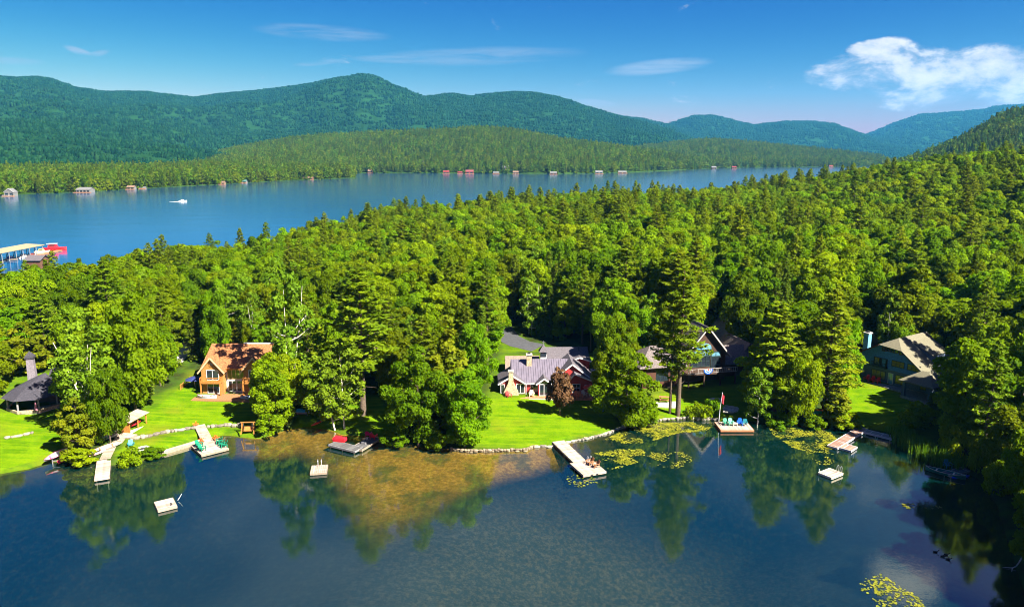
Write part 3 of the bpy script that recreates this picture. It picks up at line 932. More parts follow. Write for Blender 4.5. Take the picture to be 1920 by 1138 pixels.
FARM = WHOLE['far_broad'] + WHOLE['far_conifer']
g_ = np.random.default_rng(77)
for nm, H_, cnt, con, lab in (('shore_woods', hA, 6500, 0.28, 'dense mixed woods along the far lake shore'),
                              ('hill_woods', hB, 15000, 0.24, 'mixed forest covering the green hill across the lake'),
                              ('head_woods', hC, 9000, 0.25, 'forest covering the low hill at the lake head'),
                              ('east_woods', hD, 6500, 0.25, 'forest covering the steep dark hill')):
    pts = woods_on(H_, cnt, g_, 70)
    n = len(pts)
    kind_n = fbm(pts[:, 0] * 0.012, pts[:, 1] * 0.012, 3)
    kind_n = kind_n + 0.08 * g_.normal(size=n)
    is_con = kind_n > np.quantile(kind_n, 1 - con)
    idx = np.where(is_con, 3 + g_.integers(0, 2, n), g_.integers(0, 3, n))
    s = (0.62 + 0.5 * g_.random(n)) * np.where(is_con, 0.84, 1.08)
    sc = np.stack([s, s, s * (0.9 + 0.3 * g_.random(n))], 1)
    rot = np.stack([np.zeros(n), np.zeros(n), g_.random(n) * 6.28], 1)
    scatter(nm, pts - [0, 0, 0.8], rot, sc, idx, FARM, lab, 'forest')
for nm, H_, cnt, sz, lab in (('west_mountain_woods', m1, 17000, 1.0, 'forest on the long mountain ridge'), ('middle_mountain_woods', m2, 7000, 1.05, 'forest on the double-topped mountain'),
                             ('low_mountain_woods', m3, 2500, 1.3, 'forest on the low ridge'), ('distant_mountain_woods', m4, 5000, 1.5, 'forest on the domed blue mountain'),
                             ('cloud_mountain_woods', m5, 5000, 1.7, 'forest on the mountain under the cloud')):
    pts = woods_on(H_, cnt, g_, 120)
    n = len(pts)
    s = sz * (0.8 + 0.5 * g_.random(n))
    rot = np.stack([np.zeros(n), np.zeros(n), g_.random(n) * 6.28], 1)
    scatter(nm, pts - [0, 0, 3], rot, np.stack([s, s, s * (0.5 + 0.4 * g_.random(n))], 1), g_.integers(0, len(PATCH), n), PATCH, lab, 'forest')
# ------------------------------------------------------------------ mesh builder for made things
class MB:
    def __init__(s): s.V = []; s.F = []
    def add(s, V, Fc):
        o = len(s.V); s.V += [tuple(map(float, v)) for v in V]; s.F += [tuple(int(i) + o for i in f) for f in Fc]; return s
    def box(s, x0, x1, y0, y1, z0, z1):
        return s.add([(x0, y0, z0), (x1, y0, z0), (x1, y1, z0), (x0, y1, z0), (x0, y0, z1), (x1, y0, z1), (x1, y1, z1), (x0, y1, z1)],
                     [(0, 3, 2, 1), (4, 5, 6, 7), (0, 1, 5, 4), (1, 2, 6, 5), (2, 3, 7, 6), (3, 0, 4, 7)])
    def prism(s, poly, y0, y1):
        """polygon in x,z pushed along y"""
        n = len(poly)
        V = [(x, y0, z) for x, z in poly] + [(x, y1, z) for x, z in poly]
        return s.add(V, [tuple(range(n)), tuple(range(2 * n - 1, n - 1, -1))] + [(i, (i + n), (i + 1) % n + n, (i + 1) % n) for i in range(n)])
    def prism_x(s, poly, x0, x1):
        n = len(poly)
        V = [(x0, y, z) for y, z in poly] + [(x1, y, z) for y, z in poly]
        return s.add(V, [tuple(range(n - 1, -1, -1)), tuple(range(n, 2 * n))] + [(i, (i + 1) % n, (i + 1) % n + n, i + n) for i in range(n)])
    def slab(s, poly, z0, z1):
        """polygon in x,y between two levels"""
        n = len(poly)
        V = [(x, y, z0) for x, y in poly] + [(x, y, z1) for x, y in poly]
        return s.add(V, [tuple(range(n - 1, -1, -1)), tuple(range(n, 2 * n))] + [(i, (i + 1) % n, (i + 1) % n + n, i + n) for i in range(n)])
    def bar(s, a, b, w=0.05, h=None):
        a = Vector(a); b = Vector(b); d = (b - a).normalized()
        ref = Vector((0, 0, 1)) if abs(d.z) < 0.95 else Vector((0, 1, 0))
        u = d.cross(ref).normalized() * (w / 2); v = u.normalized().cross(d) * ((h or w) / 2)
        V = [a - u - v, a + u - v, a + u + v, a - u + v, b - u - v, b + u - v, b + u + v, b - u + v]
        return s.add(V, [(0, 3, 2, 1), (4, 5, 6, 7), (0, 1, 5, 4), (1, 2, 6, 5), (2, 3, 7, 6), (3, 0, 4, 7)])
    def tube(s, pts, rad, sides=8):
        if not hasattr(rad, '__len__'): rad = [rad] * len(pts)
        V, Fc = tube(pts, rad, sides)
        n = len(V)
        s.add(V, Fc)
        s.F.append(tuple(range(n - n, sides)) if False else tuple(len(s.V) - n + i for i in range(sides)))
        s.F.append(tuple(len(s.V) - 1 - i for i in range(sides)))
        return s
    def plate(s, pts, th):
        """thick sheet through 3-D corner points, thickened downwards along its normal"""
        p_ = [Vector(q) for q in pts]
        nn = (p_[1] - p_[0]).cross(p_[2] - p_[0]).normalized()
        if nn.z < 0: p_.reverse(); nn = -nn
        n = len(p_)
        V = p_ + [q - nn * th for q in p_]
        return s.add(V, [tuple(range(n)), tuple(range(2 * n - 1, n - 1, -1))] + [(i, i + n, (i + 1) % n + n, (i + 1) % n) for i in range(n)])
    def loft(s, rings, close=True):
        n = len(rings[0])
        o = len(s.V)
        for r in rings: s.V += [tuple(map(float, v)) for v in r]
        for k in range(len(rings) - 1):
            for i in range(n if close else n - 1):
                j = (i + 1) % n
                s.F.append((o + k * n + i, o + k * n + j, o + (k + 1) * n + j, o + (k + 1) * n + i))
        s.F.append(tuple(o + i for i in range(n - 1, -1, -1))); s.F.append(tuple(o + (len(rings) - 1) * n + i for i in range(n)))
        return s
    def mesh(s, name, m):
        me = bpy.data.meshes.new(name); me.from_pydata(s.V, [], s.F); me.update(); me.materials.append(m); return me
    def build(s, name, m, parent=None, loc=None, rz=None, smooth_shade=False):
        me = s.mesh(name, m)
        if smooth_shade: me.polygons.foreach_set('use_smooth', np.ones(len(me.polygons), bool))
        return link(name, me, parent, loc, rz)


WHITE = mat('white_paint', (0.50, 0.50, 0.50), 0.5, 0.06, 4)
REDW = siding('red_siding', (0.30, 0.030, 0.028), 0.2, 0.15)
SLATE = mat('grey_shingle_roof', (0.085, 0.075, 0.085), 0.85, 0.3, 5, 0.6, 18)
METAL = mat('grey_metal_roof', (0.12, 0.105, 0.135), 0.38, 0.12, 1.2, spec=0.5)
CEDAR_ROOF = mat('cedar_shake_roof', (0.24, 0.095, 0.035), 0.85, 0.55, 4, 1.0, 14)
CEDAR_W = siding('cedar_siding', (0.34, 0.17, 0.045), 0.2, 0.25)
TIMBER = mat('orange_timber', (0.34, 0.14, 0.03), 0.6, 0.25, 5)
PALEBLUE = mat('pale_blue_stucco', (0.42, 0.47, 0.52), 0.8, 0.1, 3)
STONE = mat('field_stone', (0.34, 0.27, 0.17), 0.9, 0.5, 4.5, 1.0, 7)
STONE2 = mat('grey_field_stone', (0.36, 0.34, 0.30), 0.9, 0.4, 3, 0.8, 7)
GLASS = mat('window_glass', (0.015, 0.022, 0.03), 0.06, 0.3, 1.0, spec=0.9)
GLASS_Y = mat('amber_reflection_glass', (0.22, 0.17, 0.015), 0.12, 0.2, 1.2, spec=0.6)  # amber stands in for sunlit trees mirrored in the panes
GLASS_G = mat('green_tinted_glass', (0.09, 0.12, 0.012), 0.12, 0.3, 1.2, spec=0.6)  # glossy panes in olive green
GLASS_B = mat('blue_grey_glass', (0.10, 0.24, 0.32), 0.08, 0.3, 1.2, spec=0.9)  # sky reflection on the lodge panes put into the pale blue colour
DARKW = siding('dark_brown_siding', (0.055, 0.030, 0.020), 0.22, 0.3)
DARKTRIM = mat('dark_green_trim', (0.018, 0.035, 0.035), 0.5, 0.2, 4)
LODGE_ROOF = mat('weathered_shingle_roof', (0.12, 0.10, 0.095), 0.9, 0.35, 4, 0.7, 12)
BLACKROOF = mat('black_shingle_roof', (0.036, 0.034, 0.044), 0.85, 0.4, 5, 0.7, 14)
BLACKW = siding('charcoal_siding', (0.045, 0.042, 0.045), 0.2, 0.3)
BLUEW = siding('blue_shingle_siding', (0.055, 0.155, 0.42), 0.16, 0.3)
GREYBLUEW = siding('grey_blue_shingle_siding', (0.085, 0.115, 0.18), 0.16, 0.3)
OLIVE_ROOF = mat('olive_shingle_roof', (0.125, 0.115, 0.075), 0.9, 0.2, 5, 0.5, 16)
DECK = mat('weathered_deck', (0.30, 0.24, 0.18), 0.8, 0.2, 3, 0.2, 14, rv=0.25)
DECK_RED = mat('reddish_deck', (0.33, 0.14, 0.065), 0.8, 0.25, 3, 0.2, 14)
DECK_PINK = mat('bleached_dock_boards', (0.33, 0.26, 0.21), 0.8, 0.25, 1.6, 0.2, 14, rv=0.28)
DECK_GREY = mat('dark_grey_dock_boards', (0.085, 0.085, 0.085), 0.8, 0.25, 3, 0.2, 14, rv=0.3)
GREYBOARD = mat('grey_board', (0.19, 0.185, 0.19), 0.8, 0.25, 3)
CONC = mat('pale_concrete', (0.36, 0.34, 0.31), 0.9, 0.15, 1.2, 0.2, 8)
ASPH = mat('asphalt', (0.05, 0.052, 0.058), 0.9, 0.2, 2, 0.3, 20)
DIRT = mat('sandy_drive', (0.44, 0.33, 0.21), 0.95, 0.2, 1.5, 0.3, 8)
STEEL = mat('galvanised_steel', (0.55, 0.56, 0.58), 0.35, 0.1, 4, metal=0.8)
BLACK = mat('black_plastic', (0.02, 0.02, 0.02), 0.5, 0.2, 4)
GREENP = mat('green_plastic', (0.008, 0.17, 0.095), 0.45, 0.1, 4)
REDP = mat('red_plastic', (0.62, 0.015, 0.025), 0.45, 0.1, 4)
ORANGEP = mat('orange_wood_paint', (0.60, 0.16, 0.05), 0.6, 0.15, 4)
CREAMP = mat('cream_wood_paint', (0.70, 0.60, 0.42), 0.6, 0.1, 4)
TEALP = mat('teal_plastic', (0.02, 0.16, 0.18), 0.45, 0.1, 4)
BLUEP = mat('blue_plastic', (0.012, 0.09, 0.62), 0.4, 0.1, 4)
SKYBLUEP = mat('sky_blue_cover', (0.05, 0.36, 0.70), 0.5, 0.15, 3)
PINKP = mat('pink_hull', (0.62, 0.10, 0.20), 0.35, 0.1, 3)
GREENHULL = mat('green_hull', (0.02, 0.13, 0.08), 0.4, 0.2, 3)
BROWNW = mat('brown_wood', (0.24, 0.115, 0.05), 0.8, 0.3, 5)


def window(parent, x, z, w, h, y=0.0, nx=2, nz=1, fm=WHITE, gm=GLASS, face=0.0, fw=0.10, name='window', at=None):
    """a framed window whose middle foot stands at x,y,z; face turns it about z"""
    b = MB()
    b.box(-w / 2 - fw, w / 2 + fw, -0.09, 0.012, -fw, 0).box(-w / 2 - fw, w / 2 + fw, -0.09, 0.012, h, h + fw)
    b.box(-w / 2 - fw, -w / 2, -0.09, 0.012, 0, h).box(w / 2, w / 2 + fw, -0.09, 0.012, 0, h)
    for i in range(1, nx):
        xx = -w / 2 + w * i / nx; b.box(xx - fw * 0.4, xx + fw * 0.4, -0.08, 0.012, 0, h)
    for k in range(1, nz):
        zz = h * k / nz
        for i in range(nx):
            x0 = -w / 2 + w * i / nx + (fw * 0.4 if i else 0); x1 = -w / 2 + w * (i + 1) / nx - (fw * 0.4 if i < nx - 1 else 0)
            b.box(x0, x1, -0.07, 0.012, zz - 0.03, zz + 0.03)
    f = b.build(name, fm, parent, (x, y, z), face)
    pm = MB().box(-w / nx / 2 + 0.01, w / nx / 2 - 0.01, -0.035, -0.012, 0.01, h - 0.01).mesh('pane', gm)
    for i in range(nx):
        link('pane', pm, f, (-w / 2 + w * (i + 0.5) / nx, 0, 0))
    return f


def gable(parent, x0, x1, y0, y1, z0, ze, zr, ridge='y', wm=REDW, rm=SLATE, ov=0.45, th=0.16, trim=WHITE, xr=None, roof_name='roof', wall_name='wall'):
    """walls and pitched roof; ridge 'y' shows a gable to the front, ridge 'x' shows an eave; xr shifts the ridge"""
    if ridge == 'y':
        xr = (x0 + x1) / 2 if xr is None else xr
        w = MB().prism([(x0, z0), (x1, z0), (x1, ze), (xr, zr), (x0, ze)], y0, y1).build(wall_name, wm, parent)
        sl, sr = (zr - ze) / (xr - x0), (zr - ze) / (x1 - xr)
        b = MB()
        b.plate([(x0 - ov, y0 - ov, ze - ov * sl + th), (xr, y0 - ov, zr + th), (xr, y1 + ov, zr + th), (x0 - ov, y1 + ov, ze - ov * sl + th)], th * 0.95)
        b.plate([(xr, y0 - ov, zr + th + .004), (x1 + ov, y0 - ov, ze - ov * sr + th), (x1 + ov, y1 + ov, ze - ov * sr + th), (xr, y1 + ov, zr + th + .004)], th * 0.95)
        r = b.build(roof_name, rm, parent)
        if trim:
            for sgn, xe, sl_ in ((-1, x0 - ov, sl), (1, x1 + ov, sr)):
                MB().bar((xe, y0 - ov - 0.03, ze - ov * sl_ + th * 0.35), (xr, y0 - ov - 0.03 + 0.004 * sgn, zr + th * 0.35), 0.06, 0.26).build('bargeboard', trim, parent)
    else:
        yr = (y0 + y1) / 2 if xr is None else xr
        w = MB().prism_x([(y0, z0), (y1, z0), (y1, ze), (yr, zr), (y0, ze)], x0, x1).build(wall_name, wm, parent)
        sf, sb = (zr - ze) / (yr - y0), (zr - ze) / (y1 - yr)
        b = MB()
        b.plate([(x0 - ov, y0 - ov, ze - ov * sf + th), (x1 + ov, y0 - ov, ze - ov * sf + th), (x1 + ov, yr, zr + th), (x0 - ov, yr, zr + th)], th * 0.95)
        b.plate([(x0 - ov, yr, zr + th + .004), (x1 + ov, yr, zr + th + .004), (x1 + ov, y1 + ov, ze - ov * sb + th), (x0 - ov, y1 + ov, ze - ov * sb + th)], th * 0.95)
        r = b.build(roof_name, rm, parent)
        if trim:
            MB().box(x0 - ov, x1 + ov, y0 - ov - 0.05, y0 - ov + 0.01, ze - ov * sf - 0.14, ze - ov * sf + 0.1).build('fascia', trim, parent)
    return w, r


def hip(parent, x0, x1, y0, y1, ze, zr, rm, inset=None, ov=0.4, th=0.15, trim=None, name='roof'):
    x0 -= ov; x1 += ov; y0 -= ov; y1 += ov
    ins = inset if inset is not None else (min(x1 - x0, y1 - y0) / 2)
    yr = (y0 + y1) / 2
    if x1 - x0 >= y1 - y0: a, b_ = (x0 + ins, yr), (x1 - ins, yr)
    else: a, b_ = ((x0 + x1) / 2, y0 + ins), ((x0 + x1) / 2, y1 - ins)
    b = MB()
    if x1 - x0 >= y1 - y0:
        V = [(x0, y0, ze), (x1, y0, ze), (x1, y1, ze), (x0, y1, ze), (*a, zr), (*b_, zr)]
        Fc = [(0, 1, 5, 4), (1, 2, 5), (2, 3, 4, 5), (3, 0, 4)]
    else:
        V = [(x0, y0, ze), (x1, y0, ze), (x1, y1, ze), (x0, y1, ze), (*a, zr), (*b_, zr)]
        Fc = [(0, 1, 4), (1, 2, 5, 4), (2, 3, 5), (3, 0, 4, 5)]
    V += [(v[0], v[1], v[2] - th) for v in V[:4]]
    Fc += [(0, 6, 7, 1), (1, 7, 8, 2), (2, 8, 9, 3), (3, 9, 6, 0), (9, 8, 7, 6)]
    return b.add(V, Fc).build(name, rm, parent)


def railing(parent, a, b, m=TIMBER, h=0.95, n=10, name='railing'):
    a = Vector(a); b = Vector(b); q = MB()
    up = Vector((0, 0, h))
    q.bar(a + up, b + up, 0.09, 0.07).bar(a + Vector((0, 0, 0.12)), b + Vector((0, 0, 0.12)), 0.06, 0.06)
    for k in range(n + 1):
        c = a.lerp(b, k / n); w = 0.10 if k % 5 == 0 else 0.04
        q.bar(c, c + up, w)
    return q.build(name, m, parent)


def chimney(parent, x, y, z0, z1, w, d, m=STONE, capm=STONE2, name='chimney'):
    r = MB().box(x - w / 2, x + w / 2, y - d / 2, y + d / 2, z0, z1).build(name, m, parent)
    MB().box(x - w / 2 - 0.12, x + w / 2 + 0.12, y - d / 2 - 0.12, y + d / 2 + 0.12, z1, z1 + 0.22).build('cap', capm, r)
    MB().box(x - w / 4, x + w / 4, y - d / 4, y + d / 4, z1 + 0.22, z1 + 0.5).build('flue', BLACK, r)
    return r


def ramp_stones(parent, pts, seed, m, size=(0.5, 0.42, 0.4), lift=0.0, name='stone', rows=1):
    """single field stones laid along a line, each its own part"""
    g = random.Random(seed)
    forms = []
    for k in range(5):
        gg = np.random.default_rng(seed * 10 + k)
        b = MB(); rings = []
        for i, (zz, rr) in enumerate(((-0.5, 0.72), (0.05, 1.0), (0.42, 0.72))):
            rings.append([(0.5 * rr * math.cos(q * 1.0472) * gg.uniform(.85, 1.15), 0.5 * rr * math.sin(q * 1.0472) * gg.uniform(.85, 1.15), zz * gg.uniform(.9, 1.1)) for q in range(6)])
        forms.append(b.loft(rings).mesh('stone', m))
    total = 0
    for a, b in zip(pts[:-1], pts[1:]):
        a = Vector(a); b = Vector(b); L = (b - a).length; s = 0.0
        while s < L:
            w = size[0] * g.uniform(0.55, 1.6)
            for r_ in range(rows):
                c = a.lerp(b, min(1, (s + w / 2) / L))
                o = link(name, g.choice(forms), parent, (c.x + g.uniform(-.05, .05), c.y + g.uniform(-.14, .14), c.z + lift + size[2] * (0.3 + 0.72 * r_)), math.atan2(b.y - a.y, b.x - a.x) + g.uniform(-.2, .2))
                o.scale = (w * 1.25, size[1] * g.uniform(.75, 1.35), size[2] * g.uniform(.7, 1.35)); total += 1
            s += w
    return total


def house_at(pxl, pxr, name, label):
    """empty at the middle of a front wall whose two feet show at two photo pixels"""
    a, b = P(*pxl), P(*pxr)
    z = (a.z + b.z) / 2
    mid = (a + b) / 2
    return thing(name, label, 'house', (mid.x, mid.y, z), math.atan2(b.y - a.y, b.x - a.x)), (b - a).to_2d().length


def foundation(parent, x0, x1, y0, y1, m=STONE2, down=2.5, z=0.0):
    return MB().box(x0, x1, y0, y1, z - down, z).build('foundation', m, parent)


# ------------------------------------------------------------------ the red house with the metal roof
rh, _ = house_at((935, 737), (1105, 741), 'red_house', 'red sided house with grey metal roof and stone chimneys')
# main block, standing-seam roof
foundation(rh, -6.6, 8.6, 0.06, 16.0)
w_, r_ = gable(rh, -5.6, 5.4, 0.6, 9.0, 0, 2.35, 5.2, 'x', REDW, METAL, 0.5, xr=5.2)
sl = (5.2 - 2.35) / (5.2 - 0.6)
seam_me = MB().bar((0, 0.12, 2.35 - 0.48 * sl + 0.19), (0, 5.18, 5.2 + 0.185), 0.05, 0.075).mesh('seam', METAL)
for k in range(27):
    link('seam', seam_me, r_, (-5.9 + k * 0.45, 0, 0))
# west gable with the big battered stone chimney
gable(rh, -8.2, -3.7, -0.2, 5.5, 0, 2.3, 3.7, 'y', REDW, SLATE, 0.4)
b = MB(); cx = -6.2
b.loft([[(cx - 1.45, -0.95, 0), (cx + 1.45, -0.95, 0), (cx + 1.45, -0.19, 0), (cx - 1.45, -0.19, 0)],
        [(cx - 1.35, -0.9, 0.7), (cx + 1.35, -0.9, 0.7), (cx + 1.35, -0.19, 0.7), (cx - 1.35, -0.19, 0.7)],
        [(cx - 0.45, -0.75, 2.6), (cx + 0.45, -0.75, 2.6), (cx + 0.45, -0.19, 2.6), (cx - 0.45, -0.19, 2.6)],
        [(cx - 0.40, -0.70, 4.6), (cx + 0.40, -0.70, 4.6), (cx + 0.40, -0.15, 4.6), (cx - 0.40, -0.15, 4.6)]])
ch = b.build('chimney', STONE, rh)
MB().box(cx - 0.55, cx + 0.55, -0.85, 0.0, 4.6, 4.85).build('cap', STONE2, ch)
window(rh, -4.45, 0.35, 1.35, 1.75, -0.2, 2, 1)
window(rh, -7.75, 0.5, 0.55, 1.5, -0.2, 1, 1)
# porch bay: door, window
MB().box(-3.45, -3.33, -0.35, -0.23, 0, 2.1).build('porch_post', WHITE, rh)
d_ = MB().box(-3.2, -2.5, 0.5, 0.62, 0, 2.0).build('door', REDW, rh)
MB().box(-2.62, -2.56, 0.44, 0.5, 0.95, 1.05).build('handle', STEEL, d_)
window(rh, -1.85, 0.5, 1.15, 1.35, 0.6, 1, 1)
window(rh, 1.75, 0.5, 1.3, 1.35, 0.6, 2, 1)
# gabled entrance with french doors
gable(rh, -1.15, 1.0, -0.7, 3.0, 0, 2.45, 3.25, 'y', REDW, SLATE, 0.45)
window(rh, -0.08, 0.05, 1.5, 2.05, -0.7, 2, 1, fw=0.13, name='french_door')
window(rh, -0.08, 2.24, 1.5, 0.42, -0.7, 2, 1, fw=0.07, name='transom_window')
# ridge chimney, cupola
chimney(rh, -2.6, 4.0, 3.9, 6.5, 0.95, 0.75)
cu = MB().box(-0.05, 1.15, 9.0, 10.2, 3.5, 5.7).build('cupola', WHITE, rh)
MB().box(0.02, 1.08, 8.9, 8.99, 4.75, 5.5).build('window', GLASS, cu)
MB().loft([[(-0.4, 8.65, 5.7), (1.5, 8.65, 5.7), (1.5, 10.55, 5.7), (-0.4, 10.55, 5.7)], [(0.5, 9.55, 7.0), (0.6, 9.55, 7.0), (0.6, 9.65, 7.0), (0.5, 9.65, 7.0)]]).build('cupola_roof', SLATE, cu)
MB().bar((0.55, 9.6, 6.9), (0.55, 9.6, 7.8), 0.05).bar((0.25, 9.6, 7.5), (0.9, 9.6, 7.5), 0.05).build('weathervane', STEEL, cu)
# east wing: tall cross gable behind, low broad gable before
gable(rh, 2.3, 8.4, 1.2, 8.0, 0, 3.0, 5.4, 'y', REDW, SLATE, 0.45, xr=5.3)
gable(rh, 4.4, 9.0, -0.1, 7.0, 0, 2.5, 3.95, 'y', REDW, SLATE, 0.45, xr=5.6)
window(rh, 5.95, 0.4, 1.35, 1.5, -0.1, 2, 2)
window(rh, 8.1, 0.95, 0.95, 0.75, -0.1, 2, 1)
chimney(rh, 9.25, 1.0, 0, 4.2, 0.7, 0.8)
# rear blocks
gable(rh, 1.4, 9.4, 10.5, 17.5, 0, 3.2, 5.2, 'x', REDW, SLATE, 0.5)
gable(rh, 5.6, 9.6, 8.6, 12.4, 0, 3.9, 4.6, 'y', REDW, SLATE, 0.45)
gable(rh, -6.5, -0.6, 9.2, 14.5, 0, 2.4, 4.0, 'x', REDW, mat('brown_shingle_roof', (0.17, 0.13, 0.10), 0.9, 0.3, 5, 0.5, 14), 0.5)
MB().bar((8.0, 13.2, 4.9), (8.0, 13.2, 5.7), 0.16).build('vent_pipe', BLACK, rh)
# brick-red terraces
MB().box(-7.4, 3.0, -2.4, -0.98, -0.6, 0.02).build('terrace', DECK_RED, rh)
MB().box(-5.0, 2.2, -2.62, -2.41, -0.6, -0.06).build('terrace_edge', CONC, rh)
MB().box(3.2, 9.6, -2.6, -0.14, -0.7, -0.04).build('east_deck', DECK_RED, rh)


def local(parent, x, y, z=0.0):
    """world point of a place given in a thing's own axes"""
    a = parent.rotation_euler.z
    return Vector((parent.location.x + x * math.cos(a) - y * math.sin(a), parent.location.y + x * math.sin(a) + y * math.cos(a), parent.location.z + z))


# ------------------------------------------------------------------ the cedar house with two gables
ch2, _ = house_at((383, 735), (500, 738), 'cedar_house', 'cedar house with brown shake roof and twin balcony gables')
foundation(ch2, -6.0, 6.0, 0.05, 9.0)
_, r_ = gable(ch2, -5.9, 5.9, 0.9, 10.5, 0, 4.75, 7.7, 'x', PALEBLUE, CEDAR_ROOF, 0.5, trim=TIMBER, xr=6.5)
for sx, x0, x1 in ((-1, -5.9, -1.9), (1, 1.95, 5.95)):
    xm = (x0 + x1) / 2
    gable(ch2, x0, x1, -0.5, 5.5, 0, 4.55, 6.9, 'y', CEDAR_W, CEDAR_ROOF, 0.5, trim=mat('pale_timber', (0.52, 0.36, 0.20), 0.7, 0.15, 4))
    window(ch2, xm + 0.1, 2.75, 2.1, 1.75, -0.5, 2, 1)
    window(ch2, xm + 0.1, 0.12, 2.1, 1.95, -0.5, 2, 1, name='sliding_door')
    window(ch2, xm, 5.35, 0.6, 0.55, -0.5, 1, 1, TIMBER, GLASS, fw=0.09)
    bal = MB().box(x0 + 0.1, x1 - 0.1, -1.75, -0.5, 2.3, 2.5).build('balcony', TIMBER, ch2)
    railing(bal, (x0 + 0.15, -1.7, 2.5), (x1 - 0.15, -1.7, 2.5), TIMBER, 0.9, 14)
    railing(bal, (x0 + 0.15, -1.65, 2.5), (x0 + 0.15, -0.5, 2.5), TIMBER, 0.9, 5)
    railing(bal, (x1 - 0.15, -1.65, 2.5), (x1 - 0.15, -0.5, 2.5), TIMBER, 0.9, 5)
    for xx in (x0 + 0.2, x1 - 0.2):
        MB().box(xx - 0.11, xx + 0.11, -1.72, -1.5, 0, 2.3).build('balcony_post', TIMBER, ch2)
window(ch2, 0.0, 2.55, 3.0, 1.75, 0.9, 4, 1, mat('pale_timber', None), GLASS_G)
window(ch2, -0.8, 0.12, 1.4, 1.95, 0.9, 2, 1, name='sliding_door'); window(ch2, 0.85, 0.12, 1.4, 1.95, 0.9, 2, 1, name='sliding_door')
MB().box(-0.2, 5.6, 6.35, 6.65, 7.82, 8.0).build('ridge_cap', WHITE, ch2)
MB().box(-6.6, 6.6, -4.2, -0.6, -1.6, 0.0).build('terrace', BROWNW, ch2)
MB().box(-10.5, -6.05, 0.5, 5.0, -1.2, 0.0).build('side_deck', GREYBOARD, ch2)
railing(ch2, (-10.6, 5.0, 0.0), (-6.0, 5.0, 0.0), TIMBER, 1.6, 22, name='fence')
railing(ch2, (-10.5, 0.5, 0.0), (-10.5, 5.0, 0.0), TIMBER, 1.4, 16, name='fence')

# ------------------------------------------------------------------ the dark lodge
lg, _ = house_at((1287, 717), (1355, 710), 'dark_lodge', 'dark timber lodge with glazed A-frame front and deck')
foundation(lg, -4.0, 4.6, 0.0, 10.0, STONE2, 2.0)
gable(lg, -4.4, 4.2, 0, 11.0, 0, 5.6, 10.8, 'y', DARKW, LODGE_ROOF, 0.8, 0.22, mat('grey_fascia', (0.33, 0.30, 0.27), 0.7, 0.1, 3))
for x, z, w, h, nx, nz, gm in ((-2.5, 3.0, 1.1, 1.9, 1, 2, GLASS), (-0.9, 3.0, 1.7, 1.9, 2, 2, GLASS), (-2.5, 5.1, 1.1, 0.9, 1, 1, GLASS_B), (-0.9, 5.1, 1.7, 0.9, 2, 1, GLASS_B), (2.1, 2.6, 1.8, 2.1, 2, 1, GLASS), (2.1, 4.9, 1.8, 0.8, 2, 1, GLASS_B), (0.45, 5.1, 0.7, 0.9, 1, 1, GLASS_B), (0.45, 3.0, 0.7, 1.9, 1, 2, GLASS)):
    window(lg, x, z, w, h, 0, nx, nz, DARKTRIM, gm, fw=0.12)
b = MB(); arch = [(-2.2, 6.35)] + [(-0.55 + 1.65 * math.cos(a), 6.35 + 1.25 * math.sin(a) ** 0.7) for a in [math.pi * (1 - k / 10) for k in range(1, 10)]] + [(1.1, 6.35)]
b.prism(arch[::-1], -0.05, 0.01); aw = b.build('arched_window', GLASS_B, lg)
MB().bar((-2.3, -0.07, 6.3), (1.2, -0.07, 6.3), 0.06, 0.14).build('frame', DARKTRIM, aw)
MB().box(-5.0, 5.2, -3.0, -0.01, 2.15, 2.4).build('deck', DARKW, lg)
for x in (-4.8, -1.6, 1.8, 5.0): MB().box(x - 0.13, x + 0.13, -2.9, -2.64, -1.6, 2.15).build('deck_post', DARKW, lg)
railing(lg, (-5.0, -2.95, 2.4), (5.2, -2.95, 2.4), mat('grey_rail', (0.30, 0.27, 0.25), 0.8, 0.1, 3), 0.95, 26)
# east wing, low roof
gable(lg, 4.7, 13.5, 1.0, 8.5, 0, 3.1, 5.4, 'x', DARKW, LODGE_ROOF, 0.7, 0.2, None)
gable(lg, 9.5, 13.0, 3.5, 12.5, 0, 3.8, 6.0, 'y', DARKW, LODGE_ROOF, 0.6, 0.2, None)
# west pavilion with hipped roof
MB().box(-13.5, -5.6, -1.0, 6.5, -1.5, 3.9).build('pavilion_wall', mat('brown_red_siding', (0.07, 0.028, 0.016), 0.8, 0.2, 4), lg)
hip(lg, -14.0, -5.2, -1.4, 6.9, 3.9, 7.0, LODGE_ROOF, 3.9, 0.5)
gable(lg, -7.4, -4.41, -0.2, 8.0, 0, 3.4, 5.0, 'y', DARKW, LODGE_ROOF, 0.5, 0.2, None)
window(lg, -9.5, 1.0, 2.2, 1.6, -1.0, 3, 1, DARKTRIM, GLASS)

# ------------------------------------------------------------------ the blue shingle house
bh, blen = house_at((1624, 706), (1730, 738), 'blue_house', 'blue shingled house with olive clipped-gable roof')
foundation(bh, -7, 7.4, 0.05, 11, STONE2, 2.5)
x0, x1, xr = -6.7, 6.9, -0.9
zel, zer, zr = 5.2, 2.9, 8.6
zb = 2.75
MB().prism([(x0, 0), (x1, 0), (x1, zb), (x0, zb)], 0.0, 11.0).build('lower_wall', GREYBLUEW, bh)
sr = (zr - zer) / (x1 - xr)
MB().prism([(x0 - .05, zb), (x1 + .0, zb), (x1, zer), (xr + 2.3, zr - 2.3 * sr - .05), (xr - 2.3, zr - 2.3 * (zr - zel) / (xr - x0) - .05), (x0 - .05, zel)], -0.18, 11.0).build('upper_wall', BLUEW, bh)
